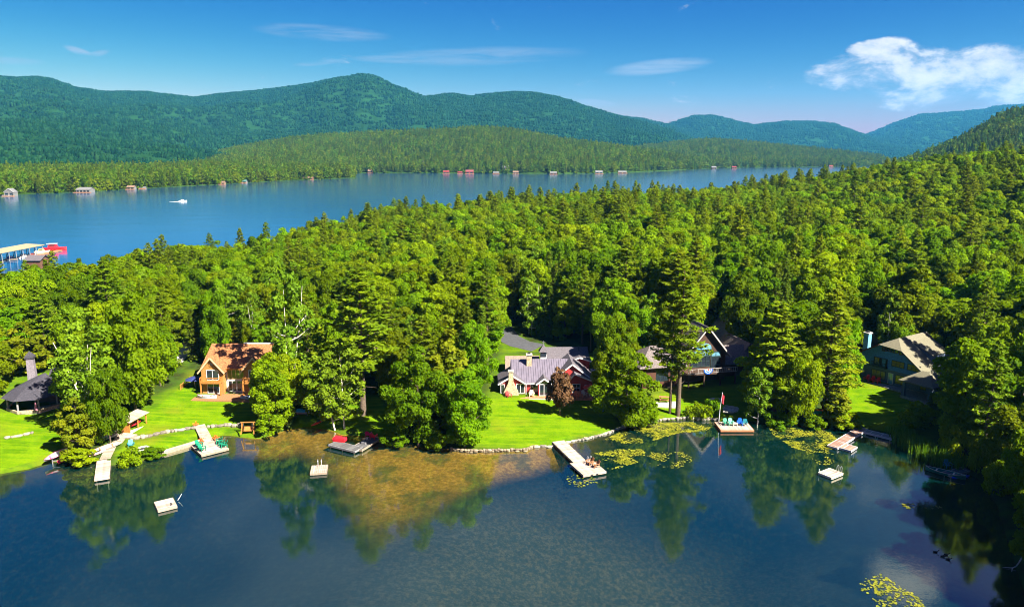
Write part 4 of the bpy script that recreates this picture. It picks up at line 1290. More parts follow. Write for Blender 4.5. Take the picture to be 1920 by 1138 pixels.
# clipped gable roof
slp = (zr - zel) / (xr - x0); ov = 0.7; yf = -0.95; clip = 2.3; run = 2.6; th = 0.2
def rz_l(x): return zr - (xr - x) * slp + th
def rz_r(x): return zr - (x - xr) * sr + th
b = MB()
b.plate([(x0 - ov, yf, rz_l(x0 - ov)), (xr - clip, yf, rz_l(xr - clip)), (xr, yf + run, zr + th), (xr, 11.6, zr + th), (x0 - ov, 11.6, rz_l(x0 - ov))], th * 0.9)
b.plate([(xr, yf + run, zr + th + .003), (xr + clip, yf, rz_r(xr + clip)), (x1 + ov, yf, rz_r(x1 + ov)), (x1 + ov, 11.6, rz_r(x1 + ov)), (xr, 11.6, zr + th + .003)], th * 0.9)
b.plate([(xr - clip, yf - .003, rz_l(xr - clip)), (xr + clip, yf - .003, rz_r(xr + clip)), (xr, yf + run, zr + th + .006)], th * 0.9)
br = b.build('roof', OLIVE_ROOF, bh)
MB().bar((x0 - ov, yf - .03, rz_l(x0 - ov) - .1), (xr - clip, yf - .03, rz_l(xr - clip) - .1), 0.07, 0.24).build('bargeboard', mat('dark_red_trim', (0.10, 0.022, 0.02), 0.6, 0.1, 3), bh)
MB().bar((xr + clip, yf - .03, rz_r(xr + clip) - .1), (x1 + ov, yf - .03, rz_r(x1 + ov) - .1), 0.07, 0.24).build('bargeboard', OLIVE_ROOF, bh)
# shed dormer on the east slope
MB().plate([(xr + 1.2, 4.5, rz_r(xr + 1.2) + .05), (xr + 5.4, 4.5, rz_r(xr + 5.4) + 1.3), (xr + 5.4, 10.5, rz_r(xr + 5.4) + 1.3), (xr + 1.2, 10.5, rz_r(xr + 1.2) + .05)], 0.16).build('dormer_roof', OLIVE_ROOF, bh)
MB().prism([(xr + 1.6, rz_r(xr + 1.6) - .1), (xr + 5.2, rz_r(xr + 5.2) - .1), (xr + 5.2, rz_r(xr + 5.2) + 1.0), ], 4.7, 10.3).build('dormer_wall', GREYBLUEW, bh)
chimney(bh, -7.3, 2.0, 0, 8.4, 1.0, 1.1, mat('blue_shade_chimney', (0.10, 0.27, 0.42), 0.8, 0.2, 3), CONC)  # blue shade on the chimney put into its whole colour
for k in range(5):
    window(bh, -2.5 + 0.85 * k, 6.35 - (0.12 if k in (0, 4) else 0), 0.55, 0.62, -0.18, 1, 1, mat('dark_red_trim', None), GLASS, fw=0.07, name='attic_window')
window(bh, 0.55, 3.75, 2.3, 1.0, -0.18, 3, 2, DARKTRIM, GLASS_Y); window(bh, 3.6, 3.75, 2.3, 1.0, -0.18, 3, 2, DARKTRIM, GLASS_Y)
MB().box(-4.3, -1.5, -0.22, -0.17, 3.1, 4.75).build('recess_shade_panel', BLACK, bh)  # flat black panel standing in for the shade inside the balcony recess
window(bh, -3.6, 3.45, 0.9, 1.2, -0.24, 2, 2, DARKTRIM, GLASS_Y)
window(bh, -2.2, 3.15, 0.7, 1.5, -0.24, 1, 1, DARKTRIM, GLASS_B, name='balcony_door')
bal = MB().box(-4.6, -1.3, -1.1, -0.19, 2.95, 3.1).build('balcony', DARKTRIM, bh)
railing(bal, (-4.6, -1.05, 3.1), (-1.3, -1.05, 3.1), DARKTRIM, 0.85, 10)
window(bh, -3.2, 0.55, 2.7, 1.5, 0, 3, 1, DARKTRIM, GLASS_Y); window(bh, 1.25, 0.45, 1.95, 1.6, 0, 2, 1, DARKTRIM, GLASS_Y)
window(bh, -0.7, 0.05, 0.8, 2.0, 0, 1, 1, WHITE, GLASS_B, name='door')
MB().box(-5.6, 6.4, -2.7, -0.2, -0.9, -0.02).build('terrace', GREYBOARD, bh)
# open porch at the east corner
hip(bh, 4.2, 9.4, -4.6, 0.6, 2.9, 4.7, OLIVE_ROOF, 2.6, 0.6, 0.2)
for x, y in ((4.4, -4.4), (9.2, -4.4), (9.2, 0.4)):
    MB().loft([[(x - .34, y - .34, -1.2), (x + .34, y - .34, -1.2), (x + .34, y + .34, -1.2), (x - .34, y + .34, -1.2)], [(x - .2, y - .2, 2.75), (x + .2, y - .2, 2.75), (x + .2, y + .2, 2.75), (x - .2, y + .2, 2.75)]]).build('porch_pillar', GREYBLUEW, bh)
MB().box(4.0, 9.6, -4.8, 0.8, -1.2, -0.04).build('porch_floor', GREYBOARD, bh)
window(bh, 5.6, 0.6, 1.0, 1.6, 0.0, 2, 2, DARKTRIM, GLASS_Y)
MB().bar((1.5, 5.0, rz_r(1.5) - .1), (1.5, 5.0, rz_r(1.5) + .7), 0.14).build('vent_pipe', BLACK, bh)

# ------------------------------------------------------------------ the dark house with the round porch
dh, _ = house_at((28, 772), (100, 768), 'dark_house', 'charcoal house with many-sided porch roof and tall shingled chimney')
foundation(dh, -1, 11, 3.0, 13, STONE2, 2.5)
cx, cy, rr = -0.4, 2.6, 4.3
octo = [(cx + rr * math.cos(R(a)), cy + rr * math.sin(R(a))) for a in range(22, 382, 45)]
eav = [(cx + (rr + 0.7) * math.cos(R(a)), cy + (rr + 0.7) * math.sin(R(a))) for a in range(22, 382, 45)]
MB().slab(octo, -1.5, 0.1).build('porch_floor', STONE2, dh)
MB().loft([[(x, y, 2.5) for x, y in eav], [(cx + (x - cx) * .62 + .3, cy + (y - cy) * .62 + .3, 3.75) for x, y in eav], [(cx + (x - cx) * .3 + .9, cy + (y - cy) * .3 + .9, 4.75) for x, y in eav], [(cx + 1.5 + (x - cx) * .02, cy + 1.5 + (y - cy) * .02, 5.5) for x, y in eav]]).build('porch_roof', BLACKROOF, dh)
for x, y in octo:
    MB().tube([(x * .96 + cx * .04, y * .96 + cy * .04, 0.1), (x * .96 + cx * .04, y * .96 + cy * .04, 2.55)], 0.16, 8).build('porch_post', GREYBOARD, dh)
for (a0, b0), (a1, b1) in zip(octo, octo[1:] + octo[:1]):
    MB().bar((a0, b0, 0.35), (a1, b1, 0.35), 0.22, 0.5).build('porch_kerb', STONE, dh)
MB().box(3.4, 9.5, 0.5, 3.2, -1.5, 0.0).build('terrace', GREYBOARD, dh)
gable(dh, 1.5, 11.5, 3.2, 12, 0, 2.7, 5.0, 'x', BLACKW, BLACKROOF, 0.6, 0.2, None, xr=8.5)
gable(dh, 4.6, 11.0, 5.0, 14, 0, 5.4, 8.6, 'y', BLACKW, BLACKROOF, 0.7, 0.2, None)
window(dh, 6.5, 0.3, 4.5, 2.0, 3.2, 4, 1, DARKTRIM, GLASS)
b = MB().loft([[(-2.6, 6.6, 0), (-1.1, 6.6, 0), (-1.1, 7.9, 0), (-2.6, 7.9, 0)], [(-2.4, 6.7, 7.6), (-1.3, 6.7, 7.6), (-1.3, 7.7, 7.6), (-2.4, 7.7, 7.6)]])
c_ = b.build('chimney', mat('grey_shingle_chimney', (0.16, 0.14, 0.16), 0.9, 0.25, 5, 0.5, 14), dh)
MB().loft([[(-2.55, 6.55, 7.6), (-1.15, 6.55, 7.6), (-1.15, 7.85, 7.6), (-2.55, 7.85, 7.6)], [(-2.55, 6.55, 8.0), (-1.15, 6.55, 8.0), (-1.15, 7.85, 8.0), (-2.55, 7.85, 8.0)], [(-1.9, 7.15, 8.9), (-1.8, 7.15, 8.9), (-1.8, 7.25, 8.9), (-1.9, 7.25, 8.9)]]).build('cap', BLACKROOF, c_)
MB().box(-1.0, 4.0, 4.0, 9.0, 0.0, 3.0).build('wall', BLACKW, dh)
def drape(name, pts, width, m, label, cat, lift=0.03):
    """a path or drive laid on the ground along a line of points"""
    L = [Vector((p_[0], p_[1], 0)) for p_ in pts]; fine = []
    for a, b in zip(L[:-1], L[1:]):
        k = max(1, int((b - a).length / 1.0))
        fine += [a.lerp(b, i / k) for i in range(k)]
    fine.append(L[-1]); n = 5; V = []; Fc = []
    for i, c in enumerate(fine):
        d = (fine[min(i + 1, len(fine) - 1)] - fine[max(i - 1, 0)]).normalized(); s = Vector((-d.y, d.x, 0))
        w = width(i / len(fine)) if callable(width) else width
        for q in range(n):
            e = c + s * w * (q / (n - 1) - 0.5); V.append((e.x, e.y, h1(e.x, e.y) + lift))
    for i in range(len(fine) - 1):
        for q in range(n - 1):
            a = i * n + q; Fc.append((a, a + 1, a + n + 1, a + n))
    me = bpy.data.meshes.new(name); me.from_pydata(V, [], Fc); me.materials.append(m)
    return tag(link(name, me), label, cat, kind="structure")

# ------------------------------------------------------------------ drives and paths
tag(drape('road', [P(-60, 640), P(150, 628), P(345, 620), P(430, 616), P(500, 613), P(620, 606)], 5.0, DIRT, 'sandy lane behind the cedar house', 'road'), None)
drape('driveway', [P(322, 680), P(340, 660), P(356, 645), P(372, 630)], 4.2, CONC, 'pale concrete drive beside the cedar house', 'driveway', 0.05)
drape('driveway', [P(1010, 652), P(975, 645), P(950, 632), P(938, 615), P(935, 600)], 6.0, ASPH, 'dark asphalt drive behind the red house', 'driveway')
drape('driveway', [P(1352, 640), P(1348, 615), P(1345, 600), P(1345, 592)], 6.5, DIRT, 'sandy drive behind the dark lodge', 'driveway')
drape('driveway', [P(1655, 655), P(1640, 640), P(1632, 620), P(1632, 606)], 4.0, DIRT, 'sandy drive beside the blue house chimney', 'driveway')

# ------------------------------------------------------------------ docks and rafts
def planks(parent, L, Wd, z, m, board=0.3, x0=0.0, y0=0.0, along='x', gap=0.03, th=0.05):
    """cross boards laid one by one on a run of length L"""
    n = max(1, round(L / board)); s = L / n
    me = MB().box(0, s - gap, -Wd / 2, Wd / 2, -th, 0).mesh('plank', m)
    for k in range(n):
        link('plank', me, parent, (x0 + k * s, y0, z + rnd.uniform(-.006, .006)))


def dock_run(name, label, a, b, Wd, m, fm, group=None, cat='dock', z=0.45, board=0.3, cross=0, crossm=None, piles=True):
    """a, b: photo pixels of the two ends of the centre line at deck level"""
    A, B = Pw(*a, z), Pw(*b, z)
    L = (B - A).length
    e = thing(name, label, cat, (A.x, A.y, 0), math.atan2(B.y - A.y, B.x - A.x), group)
    planks(e, L, Wd, z, m, board)
    for s in (-1, 1):
        MB().box(-0.03, L + 0.03, s * (Wd / 2 + 0.05) - 0.05, s * (Wd / 2 + 0.05) + 0.05, z - 0.28, z + 0.02).build('side_beam', fm, e)
    for x in (-0.06, L + 0.02): MB().box(x, x + 0.06, -Wd / 2 - 0.1, Wd / 2 + 0.1, z - 0.28, z + 0.015).build('end_beam', fm, e)
    for k in range(cross): MB().box(L * (k + 1) / (cross + 1) - 0.05, L * (k + 1) / (cross + 1) + 0.05, -Wd / 2 - 0.1, Wd / 2 + 0.1, z - 0.2, z + 0.03).build('cross_beam', crossm or fm, e)
    if piles:
        for x in (0.3, L * 0.5, L - 0.3):
            for s in (-1, 1): MB().tube([(x, s * (Wd / 2 - .15), -1.6), (x, s * (Wd / 2 - .15), z - 0.06)], 0.07, 6).build('pile', STEEL, e)
    return e, L


def deck_quad(name, label, c, m, fm, group=None, cat='dock', z=0.40, board=0.3, floats=True):
    """platform from four photo pixels of its corners; boards run with the first side"""
    q = [Pw(*p_, z) for p_ in c]
    mid = sum(q, Vector()) / 4
    ax = ((q[1] - q[0]) + (q[2] - q[3])); ay = ((q[3] - q[0]) + (q[2] - q[1]))
    L, Wd = ax.length / 2, ay.length / 2
    e = thing(name, label, cat, (mid.x, mid.y, 0), math.atan2(ax.y, ax.x), group)
    planks(e, L, Wd, z, m, board, -L / 2)
    for s in (-1, 1):
        MB().box(-L / 2 - .05, L / 2 + .05, s * (Wd / 2 + .04) - .04, s * (Wd / 2 + .04) + .04, z - 0.30, z + 0.012).build('side_beam', fm, e)
        MB().box(s * (L / 2 + .02) - .04, s * (L / 2 + .02) + .04, -Wd / 2, Wd / 2, z - 0.30, z + 0.008).build('end_beam', fm, e)
    if floats:
        for s in (-1, 1): MB().tube([(-L / 2 + .2, s * Wd * .3, 0.0), (L / 2 - .2, s * Wd * .3, 0.0)], 0.22, 8).build('float', BLACK, e)
    return e, L, Wd


def ladder(parent, x, y, rz, z=0.4):
    b = MB()
    for s in (-.25, .25):
        b.tube([(s, 0.0, -0.9), (s, 0.0, z + .7), (s, 0.12, z + .95), (s, 0.4, z + .95), (s, 0.5, z + .75), (s, 0.5, z)], 0.035, 6)
    for k in range(4): b.bar((-.25, 0, -0.6 + k * .3), (.25, 0, -0.6 + k * .3), 0.04)
    return b.build('ladder', STEEL, parent, (x, y, 0), rz)


# 1 narrow dock with steps
e, L = dock_run('narrow_dock', 'narrow bare-board dock below the birch clump steps', (195, 862), (191, 896), 1.7, DECK_PINK, DECK_PINK)
A, B = P(197, 861), P(212, 830)
bw = thing('boardwalk', 'sloping boardwalk leading up from the narrow dock', 'boardwalk', (A.x, A.y, 0), math.atan2(B.y - A.y, B.x - A.x))
L = (B.to_2d() - A.to_2d()).length
for k in range(int(L / .35)):
    t_ = k * .35 / L; MB().box(k * .35, k * .35 + .31, -.75, .75, A.z + (B.z - A.z) * t_ + .04, A.z + (B.z - A.z) * t_ + .10).build('plank', DECK, bw)
A, B = P(219, 831), P(229, 818)
st = thing('garden_steps', 'flight of wooden steps beside the stone border', 'steps', (A.x, A.y, A.z), math.atan2(B.y - A.y, B.x - A.x))
L = (B.to_2d() - A.to_2d()).length
for k in range(6):
    MB().box(L * k / 6, L * (k + 1) / 6 + .05, -.8, .8, -0.3, (B.z - A.z + .15) * (k + 1) / 6).build('tread', DECK, st)
A = P(236, 818)
ld = thing('landing', 'pale wooden landing before the open shed', 'platform', (A.x, A.y, A.z), R(-8)); planks(ld, 3.0, 1.6, 0.14, DECK_PINK, 0.3, -1.5); MB().box(-1.5, 1.5, -.78, .78, -0.2, 0.085).build('base', DECK, ld)
A = P(216, 820)
pn = thing('leaning_panel', 'tall pale panel leaning among the leaves by the landing', 'panel', A, R(12)); MB().plate([(-.55, 0, 0), (.55, 0, 0), (.55, 1.0, 2.0), (-.55, 1.0, 2.0)], .06).build('board', DECK_PINK, pn); MB().bar((-.7, 0.02, 0), (-.7, .3, 2.2), .12).build('post', WHITE, pn); MB().bar((.5, 0.95, 1.93), (.5, 1.6, 0), .06).build('prop', DECK, pn)

# 2 platform with green chairs
gd, gl, gw = deck_quad('chair_dock', 'square bare-board dock carrying green chairs', [(361.5, 835), (376.5, 853.5), (430, 840), (404, 823)], DECK_PINK, DECK, z=0.4)
A, B = P(374, 799), Pw(391, 831, 0.45)
e = thing('gangway', 'long pale gangway from the stone border to the chair dock', 'gangway', (A.x, A.y, 0), math.atan2(B.y - A.y, B.x - A.x))
L = (B.to_2d() - A.to_2d()).length; n = int(L / .3)
for k in range(n):
    zz = (A.z + .25) + (0.47 - A.z - .25) * k / n; MB().box(k * L / n, (k + 1) * L / n - .02, -.75, .75, zz - .05, zz).build('plank', DECK_PINK, e)
for s in (-1, 1): MB().bar((0, s * .8, A.z + .18), (L, s * .8, .40), .08, .22).build('side_beam', DECK, e)

# 3 rafts
RAFT = 'swim rafts anchored on the pond'
e, l, w = deck_quad('swim_raft', 'bleached swim raft with two dark cleats floating far from the docks', [(289.5, 941), (297.5, 956.5), (330.5, 948), (323.5, 932.5)], DECK_PINK, DECK, RAFT, 'raft', 0.38, 0.28)
MB().box(l * .2, l * .3, w * .2, w * .32, .385, .45).box(l * .05, l * .12, w * .25, w * .32, .385, .45).build('cleat', BLACK, e)
MB().tube([(-l * .3, w * .75, .1), (-l * .32, w * .9, .5), (-l * .28, w * 1.0, .9)], .04, 6).build('mooring_pole', WHITE, e)
e, l, w = deck_quad('swim_raft', 'wooden swim raft with steel ladder off the dark dock', [(583, 887), (613.5, 885), (613, 871), (584, 873)], DECK_PINK, DECK, RAFT, 'raft', 0.38, 0.28)
ladder(e, 0.0, w / 2 + .1, math.pi)
e, l, w = deck_quad('swim_raft', 'pale swim raft beside the cloud reflection and lily pads', [(1537.5, 886), (1561, 895.5), (1578.5, 886), (1553, 876.5)], DECK_PINK, CREAMP, RAFT, 'raft', 0.42, 0.28)
ladder(e, l * .28, w / 2 + .1, math.pi, .42); MB().tube([(-l / 2, -w / 2 + .1, -.6), (-l / 2, -w / 2 + .1, .9)], .05, 6).build('pole', WHITE, e)

# 4 dark dock with red covered gear
dd, L1 = dock_run('dark_dock', 'dark grey dock carrying a red covered bundle', (623, 830), (672, 842), 1.7, DECK_GREY, GREYBOARD, z=.5)
dd2, L2 = dock_run('dark_dock', 'dark grey dock run with two red chairs', (668, 841), (705, 819), 2.0, DECK_GREY, DECK, z=.47)
MB().box(L2 * .35, L2 * .35 + .35, -.4, .4, .47, .8).build('bench_box', GREYBOARD, dd2)
e = thing('covered_bundle', 'bright red covered bundle on the dark dock', 'bundle', (*Pw(637, 827, .5)[:2], .5), R(-14))
b = MB(); b.loft([[(-1.0 * s, -.42 * s, z), (1.0 * s, -.42 * s, z), (1.05 * s, .42 * s, z), (-1.05 * s, .42 * s, z)] for z, s in ((0.0, .95), (.25, 1.06), (.6, 1.0), (.8, .8))])
b.build('cover', REDP, e, smooth_shade=False); MB().box(-1.02, 1.02, -.46, .46, .28, .34).build('strap', mat('dark_red_strap', (0.3, 0.01, 0.015), 0.6, 0.1, 3), e)
e = thing('dock_bollard', 'small grey bucket on the dark dock', 'bucket', (*Pw(688, 824, .47)[:2], .47)); MB().tube([(0, 0, 0), (0, 0, .36)], [.15, .19], 10).build('pail', STEEL, e); MB().tube([(-.19, 0, .34), (-.1, 0, .5), (.1, 0, .5), (.19, 0, .34)], .012, 5).build('handle', STEEL, e)

# 5 dock of the red house
w_m = (Pw(1040, 831) - Pw(1056, 823)).length * .72
dock_run('long_dock', 'long pale dock running out from the red house lawn', (1047, 827), (1088, 866), 1.9, DECK_PINK, DECK, z=.5, cross=3, crossm=CREAMP)
e, l, w = deck_quad('dock_platform', 'square end platform of the long pale dock', [(1070.5, 868), (1096, 892.5), (1134.5, 881.5), (1108.5, 862)], DECK_PINK, DECK_PINK, z=.5)
ladder(e, -l * .42, w * .30, R(-90), .5)
MB().box(l / 2 + .03, l / 2 + .07, -w * .2, -w * .08, .2, .42).box(l / 2 + .03, l / 2 + .07, w * .05, w * .15, .2, .42).build('bumper', BLACK, e)

# 6 flag dock
fd, fl, fw_ = deck_quad('flag_dock', 'pale dock with flagpole and chairs before the dark lodge', [(1348, 806), (1410.5, 806), (1403, 791), (1344, 791)], DECK_PINK, DECK_RED, z=.45)
pp = Pw(1347.5, 792, .45)
fp = thing('flagpole', 'white flagpole with limp red flag on the flag dock', 'flagpole', pp)
ht = z_at(737, pp.y) - .45
MB().tube([(0, 0, 0), (.1, 0, ht * .5), (.35, 0, ht)], [.07, .05, .035], 8).build('pole', WHITE, fp)
V = []; Fc = []
for i in range(7):
    for k in range(5):
        V.append((.33 + .09 * k + .02 * math.sin(i), .07 * math.sin(k * 1.7 + i * .3), ht * .985 - i * .26 - .10 * k))
for i in range(6):
    for k in range(4): a = i * 5 + k; Fc.append((a, a + 1, a + 6, a + 5))
fm_ = MB().add(V, Fc).mesh('flag', mat('flag_cloth', (0.55, 0.03, 0.05), 0.8, 0.1, 2)); fo = link('flag', fm_, fp); sm = fo.modifiers.new('thickness', 'SOLIDIFY'); sm.thickness = .02
MB().tube([(.35, 0, ht), (.36, 0, ht + .12)], [.07, .05], 8).build('finial', WHITE, fp)

# 7 dock with fingers
EDGE = mat('white_dock_trim', (0.42, 0.40, 0.40), 0.6, 0.1, 3)
PINK2 = mat('brown_dock_boards', (0.24, 0.14, 0.105), 0.8, 0.25, 3, rv=.25)
dock_run('finger_dock', 'brown dock with white trim leading from the blue house lawn', (1618, 802), (1561, 837), 1.5, PINK2, EDGE, z=.42, cross=3)
dock_run('finger_dock', 'short brown dock finger with white trim', (1572, 833), (1601, 841), 2.2, PINK2, EDGE, z=.40, cross=1)
dock_run('finger_dock', 'grey shaded dock arm along the blue house lawn', (1614, 805), (1675, 820), 1.4, GREYBOARD, EDGE, z=.41, cross=2)

# 8 small frame dock by the reeds
dock_run('frame_dock', 'narrow weathered frame dock among the bank shrubs', (1775, 888), (1838, 872), 1.3, DECK_GREY, DECK, z=.4, cross=3, board=0.5)


# ------------------------------------------------------------------ chairs, boats and other yard things
def chair(px, py, m, label, rz, z=None, group=None, at=None):
    """slatted garden chair: sloping seat, fan back, wide arms, four legs"""
    p_ = at if at is not None else (P(px, py) if z is None else Pw(px, py, z))
    e = thing('garden_chair', label, 'chair', p_, rz, group, (1.12, 1.12, 1.12))
    MB().plate([(-.3, -.32, .40), (.3, -.32, .40), (.3, .28, .28), (-.3, .28, .28)], .05).build('seat', m, e)
    b = MB()
    for k in range(5):
        x = -.28 + k * .115; h = 1.0 - abs(k - 2) * .045
        b.plate([(x, .20, .30), (x + .10, .20, .30), (x + .11, .52, h), (x - .01, .52, h)], .035)
    b.build('backrest', m, e)
    for s in (-1, 1):
        MB().box(s * .38 - .07, s * .38 + .07, -.42, .36, .58, .62).build('armrest', m, e)
        MB().box(s * .36 - .03, s * .36 + .03, -.36, -.26, 0, .58).build('leg', m, e)
        MB().bar((s * .34, .30, .60), (s * .34, .48, 0), .06).build('leg', m, e)
    return e


GC = 'green chairs on the chair dock'
for (px, py, rz, lab) in ((373.5, 838, 65, 'green slatted chair on the chair dock, back to the timber edging'), (379, 845, 65, 'green slatted chair at the outer corner of the chair dock'),
                          (411, 831, -70, 'green slatted chair nearest the shore in the row of three'), (415.5, 835, -70, 'middle green slatted chair in the row of three'), (420, 838, -70, 'outermost green slatted chair in the row of three')):
    chair(px, py, GREENP, lab, R(rz), .4, GC)
chair(246, 838, TEALP, 'teal garden chair on the lower lawn by the fire ring', R(30))
chair(691, 818, mat('magenta_red_plastic', (0.55, 0.01, 0.09), 0.45, 0.1, 4), 'pinkish red chair on the dark dock, on the shore side', R(170), .47)
chair(701, 822, REDP, 'deep red chair on the dark dock, on the outer side', R(160), .47)
for k in range(3):
    q = local(bh, -4.5 + k * 1.05, -1.6, 0); chair(0, 0, REDP, ('red chair on the blue house terrace, farthest from its door', 'red chair on the blue house terrace, middle of three', 'red chair on the blue house terrace, beside its door')[k], bh.rotation_euler.z + R(4 - 4 * k), None, 'red chairs on the blue house terrace', q)
chair(0, 0, CREAMP, 'cream garden chair on the red house deck', rh.rotation_euler.z + R(20), None, None, local(rh, 7.3, -1.4, -.04))
chair(0, 0, ORANGEP, 'orange garden chair on the red house deck beside the copper tree', rh.rotation_euler.z + R(-25), None, None, local(rh, 5.6, -1.9, -.04))
chair(0, 0, ORANGEP, 'orange garden chair between the cream chair and the deck steps', rh.rotation_euler.z + R(10), None, None, local(rh, 6.4, -2.1, -.04))
chair(0, 0, REDW, 'dark red chair on the terrace by the battered stone chimney', rh.rotation_euler.z + R(30), None, None, local(rh, -6.7, -1.7, .02))
chair(0, 0, CREAMP, 'cream chair at the porch window of the red house', rh.rotation_euler.z, None, None, local(rh, -2.4, -0.35 - .9, .02))
for (px, py, m, lab, rz) in ((1361, 797, GREENP, 'green chair on the flag dock next to the pole', 10), (1370, 797, mat('mint_plastic', (0.12, 0.45, 0.30), .5, .1, 3), 'mint green chair on the flag dock', 0),
                             (1387, 797, BLUEP, 'blue chair on the flag dock', -15), (1396, 798, TEALP, 'teal chair at the far end of the flag dock', -20), (1106, 871, BROWNW, 'brown chair on the long dock platform, shore side', -60), (1117, 876, BROWNW, 'brown chair on the long dock platform, water side', -70)):
    chair(px, py, m, lab, R(rz), .45)
q = Pw(1378, 798, .45); tb = thing('low_table', 'small wooden table among the flag dock chairs', 'table', q); MB().box(-.4, .4, -.3, .3, .42, .48).build('tabletop', CREAMP, tb)
for sx in (-.34, .34):
    for sy in (-.24, .24): MB().box(sx - .03, sx + .03, sy - .03, sy + .03, 0, .42).build('leg', CREAMP, tb)


def canoe(label, p_, rz, m, L=4.6, Wd=.85, Hh=.42, inner=None, name='canoe', cat='canoe', flip=False, tilt=(0, 0), group=None):
    e = thing(name, label, cat, p_, rz, group)
    rings = []; n = 11
    for k in range(n):
        u = -1 + 2 * k / (n - 1); w = Wd / 2 * max(.03, (1 - abs(u) ** 2.2)); zt = Hh + .18 * abs(u) ** 3
        rings.append([(u * L / 2, -w, zt), (u * L / 2, -w * .8, Hh * .3), (u * L / 2, 0, .0 + .1 * abs(u) ** 4), (u * L / 2, w * .8, Hh * .3), (u * L / 2, w, zt)])
    V = [v for r_ in rings for v in r_]; Fc = [(k * 5 + i, k * 5 + i + 1, (k + 1) * 5 + i + 1, (k + 1) * 5 + i) for k in range(n - 1) for i in range(4)]
    hull = link('hull', MB().add(V, Fc).mesh('hull', m), e); s_ = hull.modifiers.new('thickness', 'SOLIDIFY'); s_.thickness = .035; s_.offset = 0
    for u in (-.45, .4):
        w = Wd / 2 * (1 - abs(u) ** 2.2) * .95; MB().box(u * L / 2 - .1, u * L / 2 + .1, -w, w, Hh - .1, Hh - .06).build('thwart', inner or BROWNW, e)
    for s in (-1, 1):
        b = MB(); pts = [(-1 + 2 * k / (n - 1), 0) for k in range(n)]
        b.tube([(u * L / 2, s * Wd / 2 * max(.03, (1 - abs(u) ** 2.2)), Hh + .18 * abs(u) ** 3) for u, _ in pts], .03, 5).build('gunwale', inner or BROWNW, e)
    e.rotation_euler = (math.pi + tilt[0] if flip else tilt[0], tilt[1], rz)
    return e


def kayak(label, p_, rz, m, L=3.6, Wd=.72, Hh=.36, tilt=(0, 0), name='kayak', cat='kayak'):
    e = thing(name, label, cat, p_, rz)
    rings = []
    for k in range(11):
        u = -1 + 2 * k / 10; w = Wd / 2 * max(.04, (1 - abs(u) ** 2.0)); h = Hh * max(.12, (1 - .55 * abs(u) ** 2)); z0 = .14 * abs(u) ** 3
        rings.append([(u * L / 2, w * math.cos(a), z0 + h / 2 + h / 2 * math.sin(a)) for a in [6.283 * q / 8 for q in range(8)]])
    MB().loft(rings).build('hull', m, e, smooth_shade=True)
    MB().tube([(-.45 + .0, 0, Hh * .93), (.0, .0, Hh * 1.0), (.45, 0, Hh * .93)], [.12, .22, .12], 8).build('cockpit', BLACK, e)
    e.rotation_euler = (tilt[0], tilt[1], rz)
    return e


def rack(px, py, label, rz, w=2.6, d=1.0, h=.8):
    p_ = P(px, py); e = thing('boat_rack', label, 'rack', p_, rz)
    for x in (-w / 2, w / 2):
        for y in (-d / 2, d / 2): MB().box(x - .05, x + .05, y - .05, y + .05, -.4, h).build('leg', GREYBOARD, e)
        MB().box(x - .045, x + .045, -d / 2 - .2, d / 2 + .2, h, h + .1).build('cross_rail', GREYBOARD, e)
    for y in (-d / 2, d / 2): MB().box(-w / 2, w / 2, y - .04, y + .04, h * .5, h * .5 + .1).build('rail', GREYBOARD, e)
    return e, p_


e, q = rack(119, 866, 'low grey boat rack at the water beside the dark house lawn', R(5))
canoe('white and pink canoe tipped on the low rack', q + Vector((-1.1, .2, .95)), R(62), WHITE, tilt=(R(38), R(-8)), inner=PINKP, L=3.9)
canoe('red canoe lying on the low rack', q + Vector((.8, .3, 1.0)), R(55), mat('red_hull', (0.5, 0.015, 0.045), .35, .1, 3), tilt=(R(140), R(-8)), inner=BROWNW, L=3.7)
canoe('white canoe on the slope above the boardwalk', P(199, 824) + Vector((0, 0, .15)), R(35), WHITE, flip=False, tilt=(R(20), R(-10)), L=4.2)
canoe('second white canoe lying next to the boardwalk', P(201, 842) + Vector((0, 0, .15)), R(38), WHITE, tilt=(R(25), R(-8)), L=4.2)
kayak('pink and white kayak at the foot of the boardwalk', P(184, 852) + Vector((0, 0, .1)), R(68), mat('pale_pink_hull', (0.72, 0.42, 0.42), .4, .2, 2), 3.0, .8, .4)
kayak('red kayak drawn up on the bank under the leaning birch', P(597, 794) + Vector((0, 0, .08)), R(66), mat('scarlet_hull', (0.75, 0.06, 0.01), .35, .1, 3), 3.8)
e, q = rack(566, 776, 'rack under the blue covered watercraft', R(-6), 2.4, 1.2, .35)
wc = thing('covered_watercraft', 'small watercraft under a bright blue and white cover', 'watercraft', q + Vector((0, 0, .45)), R(-6))
MB().loft([[(u * 1.5, (.5 * (1 - .5 * abs(u) ** 2)) * math.cos(a), .35 * (1 - .3 * u * u) * max(0, math.sin(a)) * (1.6 if abs(u + .15) < .35 else 1)) for a in [math.pi * q_ / 6 for q_ in range(7)]] for u in (-1, -.7, -.4, -.1, .2, .5, .8, 1)], close=False).build('cover', SKYBLUEP, wc)
MB().loft([[(u * 1.55, s * .53 * (1 - .5 * abs(u) ** 2), zz) for s, zz in ((-1, 0.02), (1, 0.02), (.6, -.2), (-.6, -.2))] for u in (-1, -.6, 0, .6, 1)]).build('hull', WHITE, wc)
kayak('dark kayak under the trees behind the covered watercraft', P(578, 762) + Vector((0, 0, .1)), R(20), BLACK, 3.6)
canoe('pale blue rowing boat on the lawn at the west end of the cedar terrace', P(388, 747) + Vector((0, 0, .02)), R(-4), mat('pale_blue_hull', (0.40, 0.55, 0.62), .5, .1, 3), 3.6, 1.3, .55, name='rowing_boat', cat='boat')
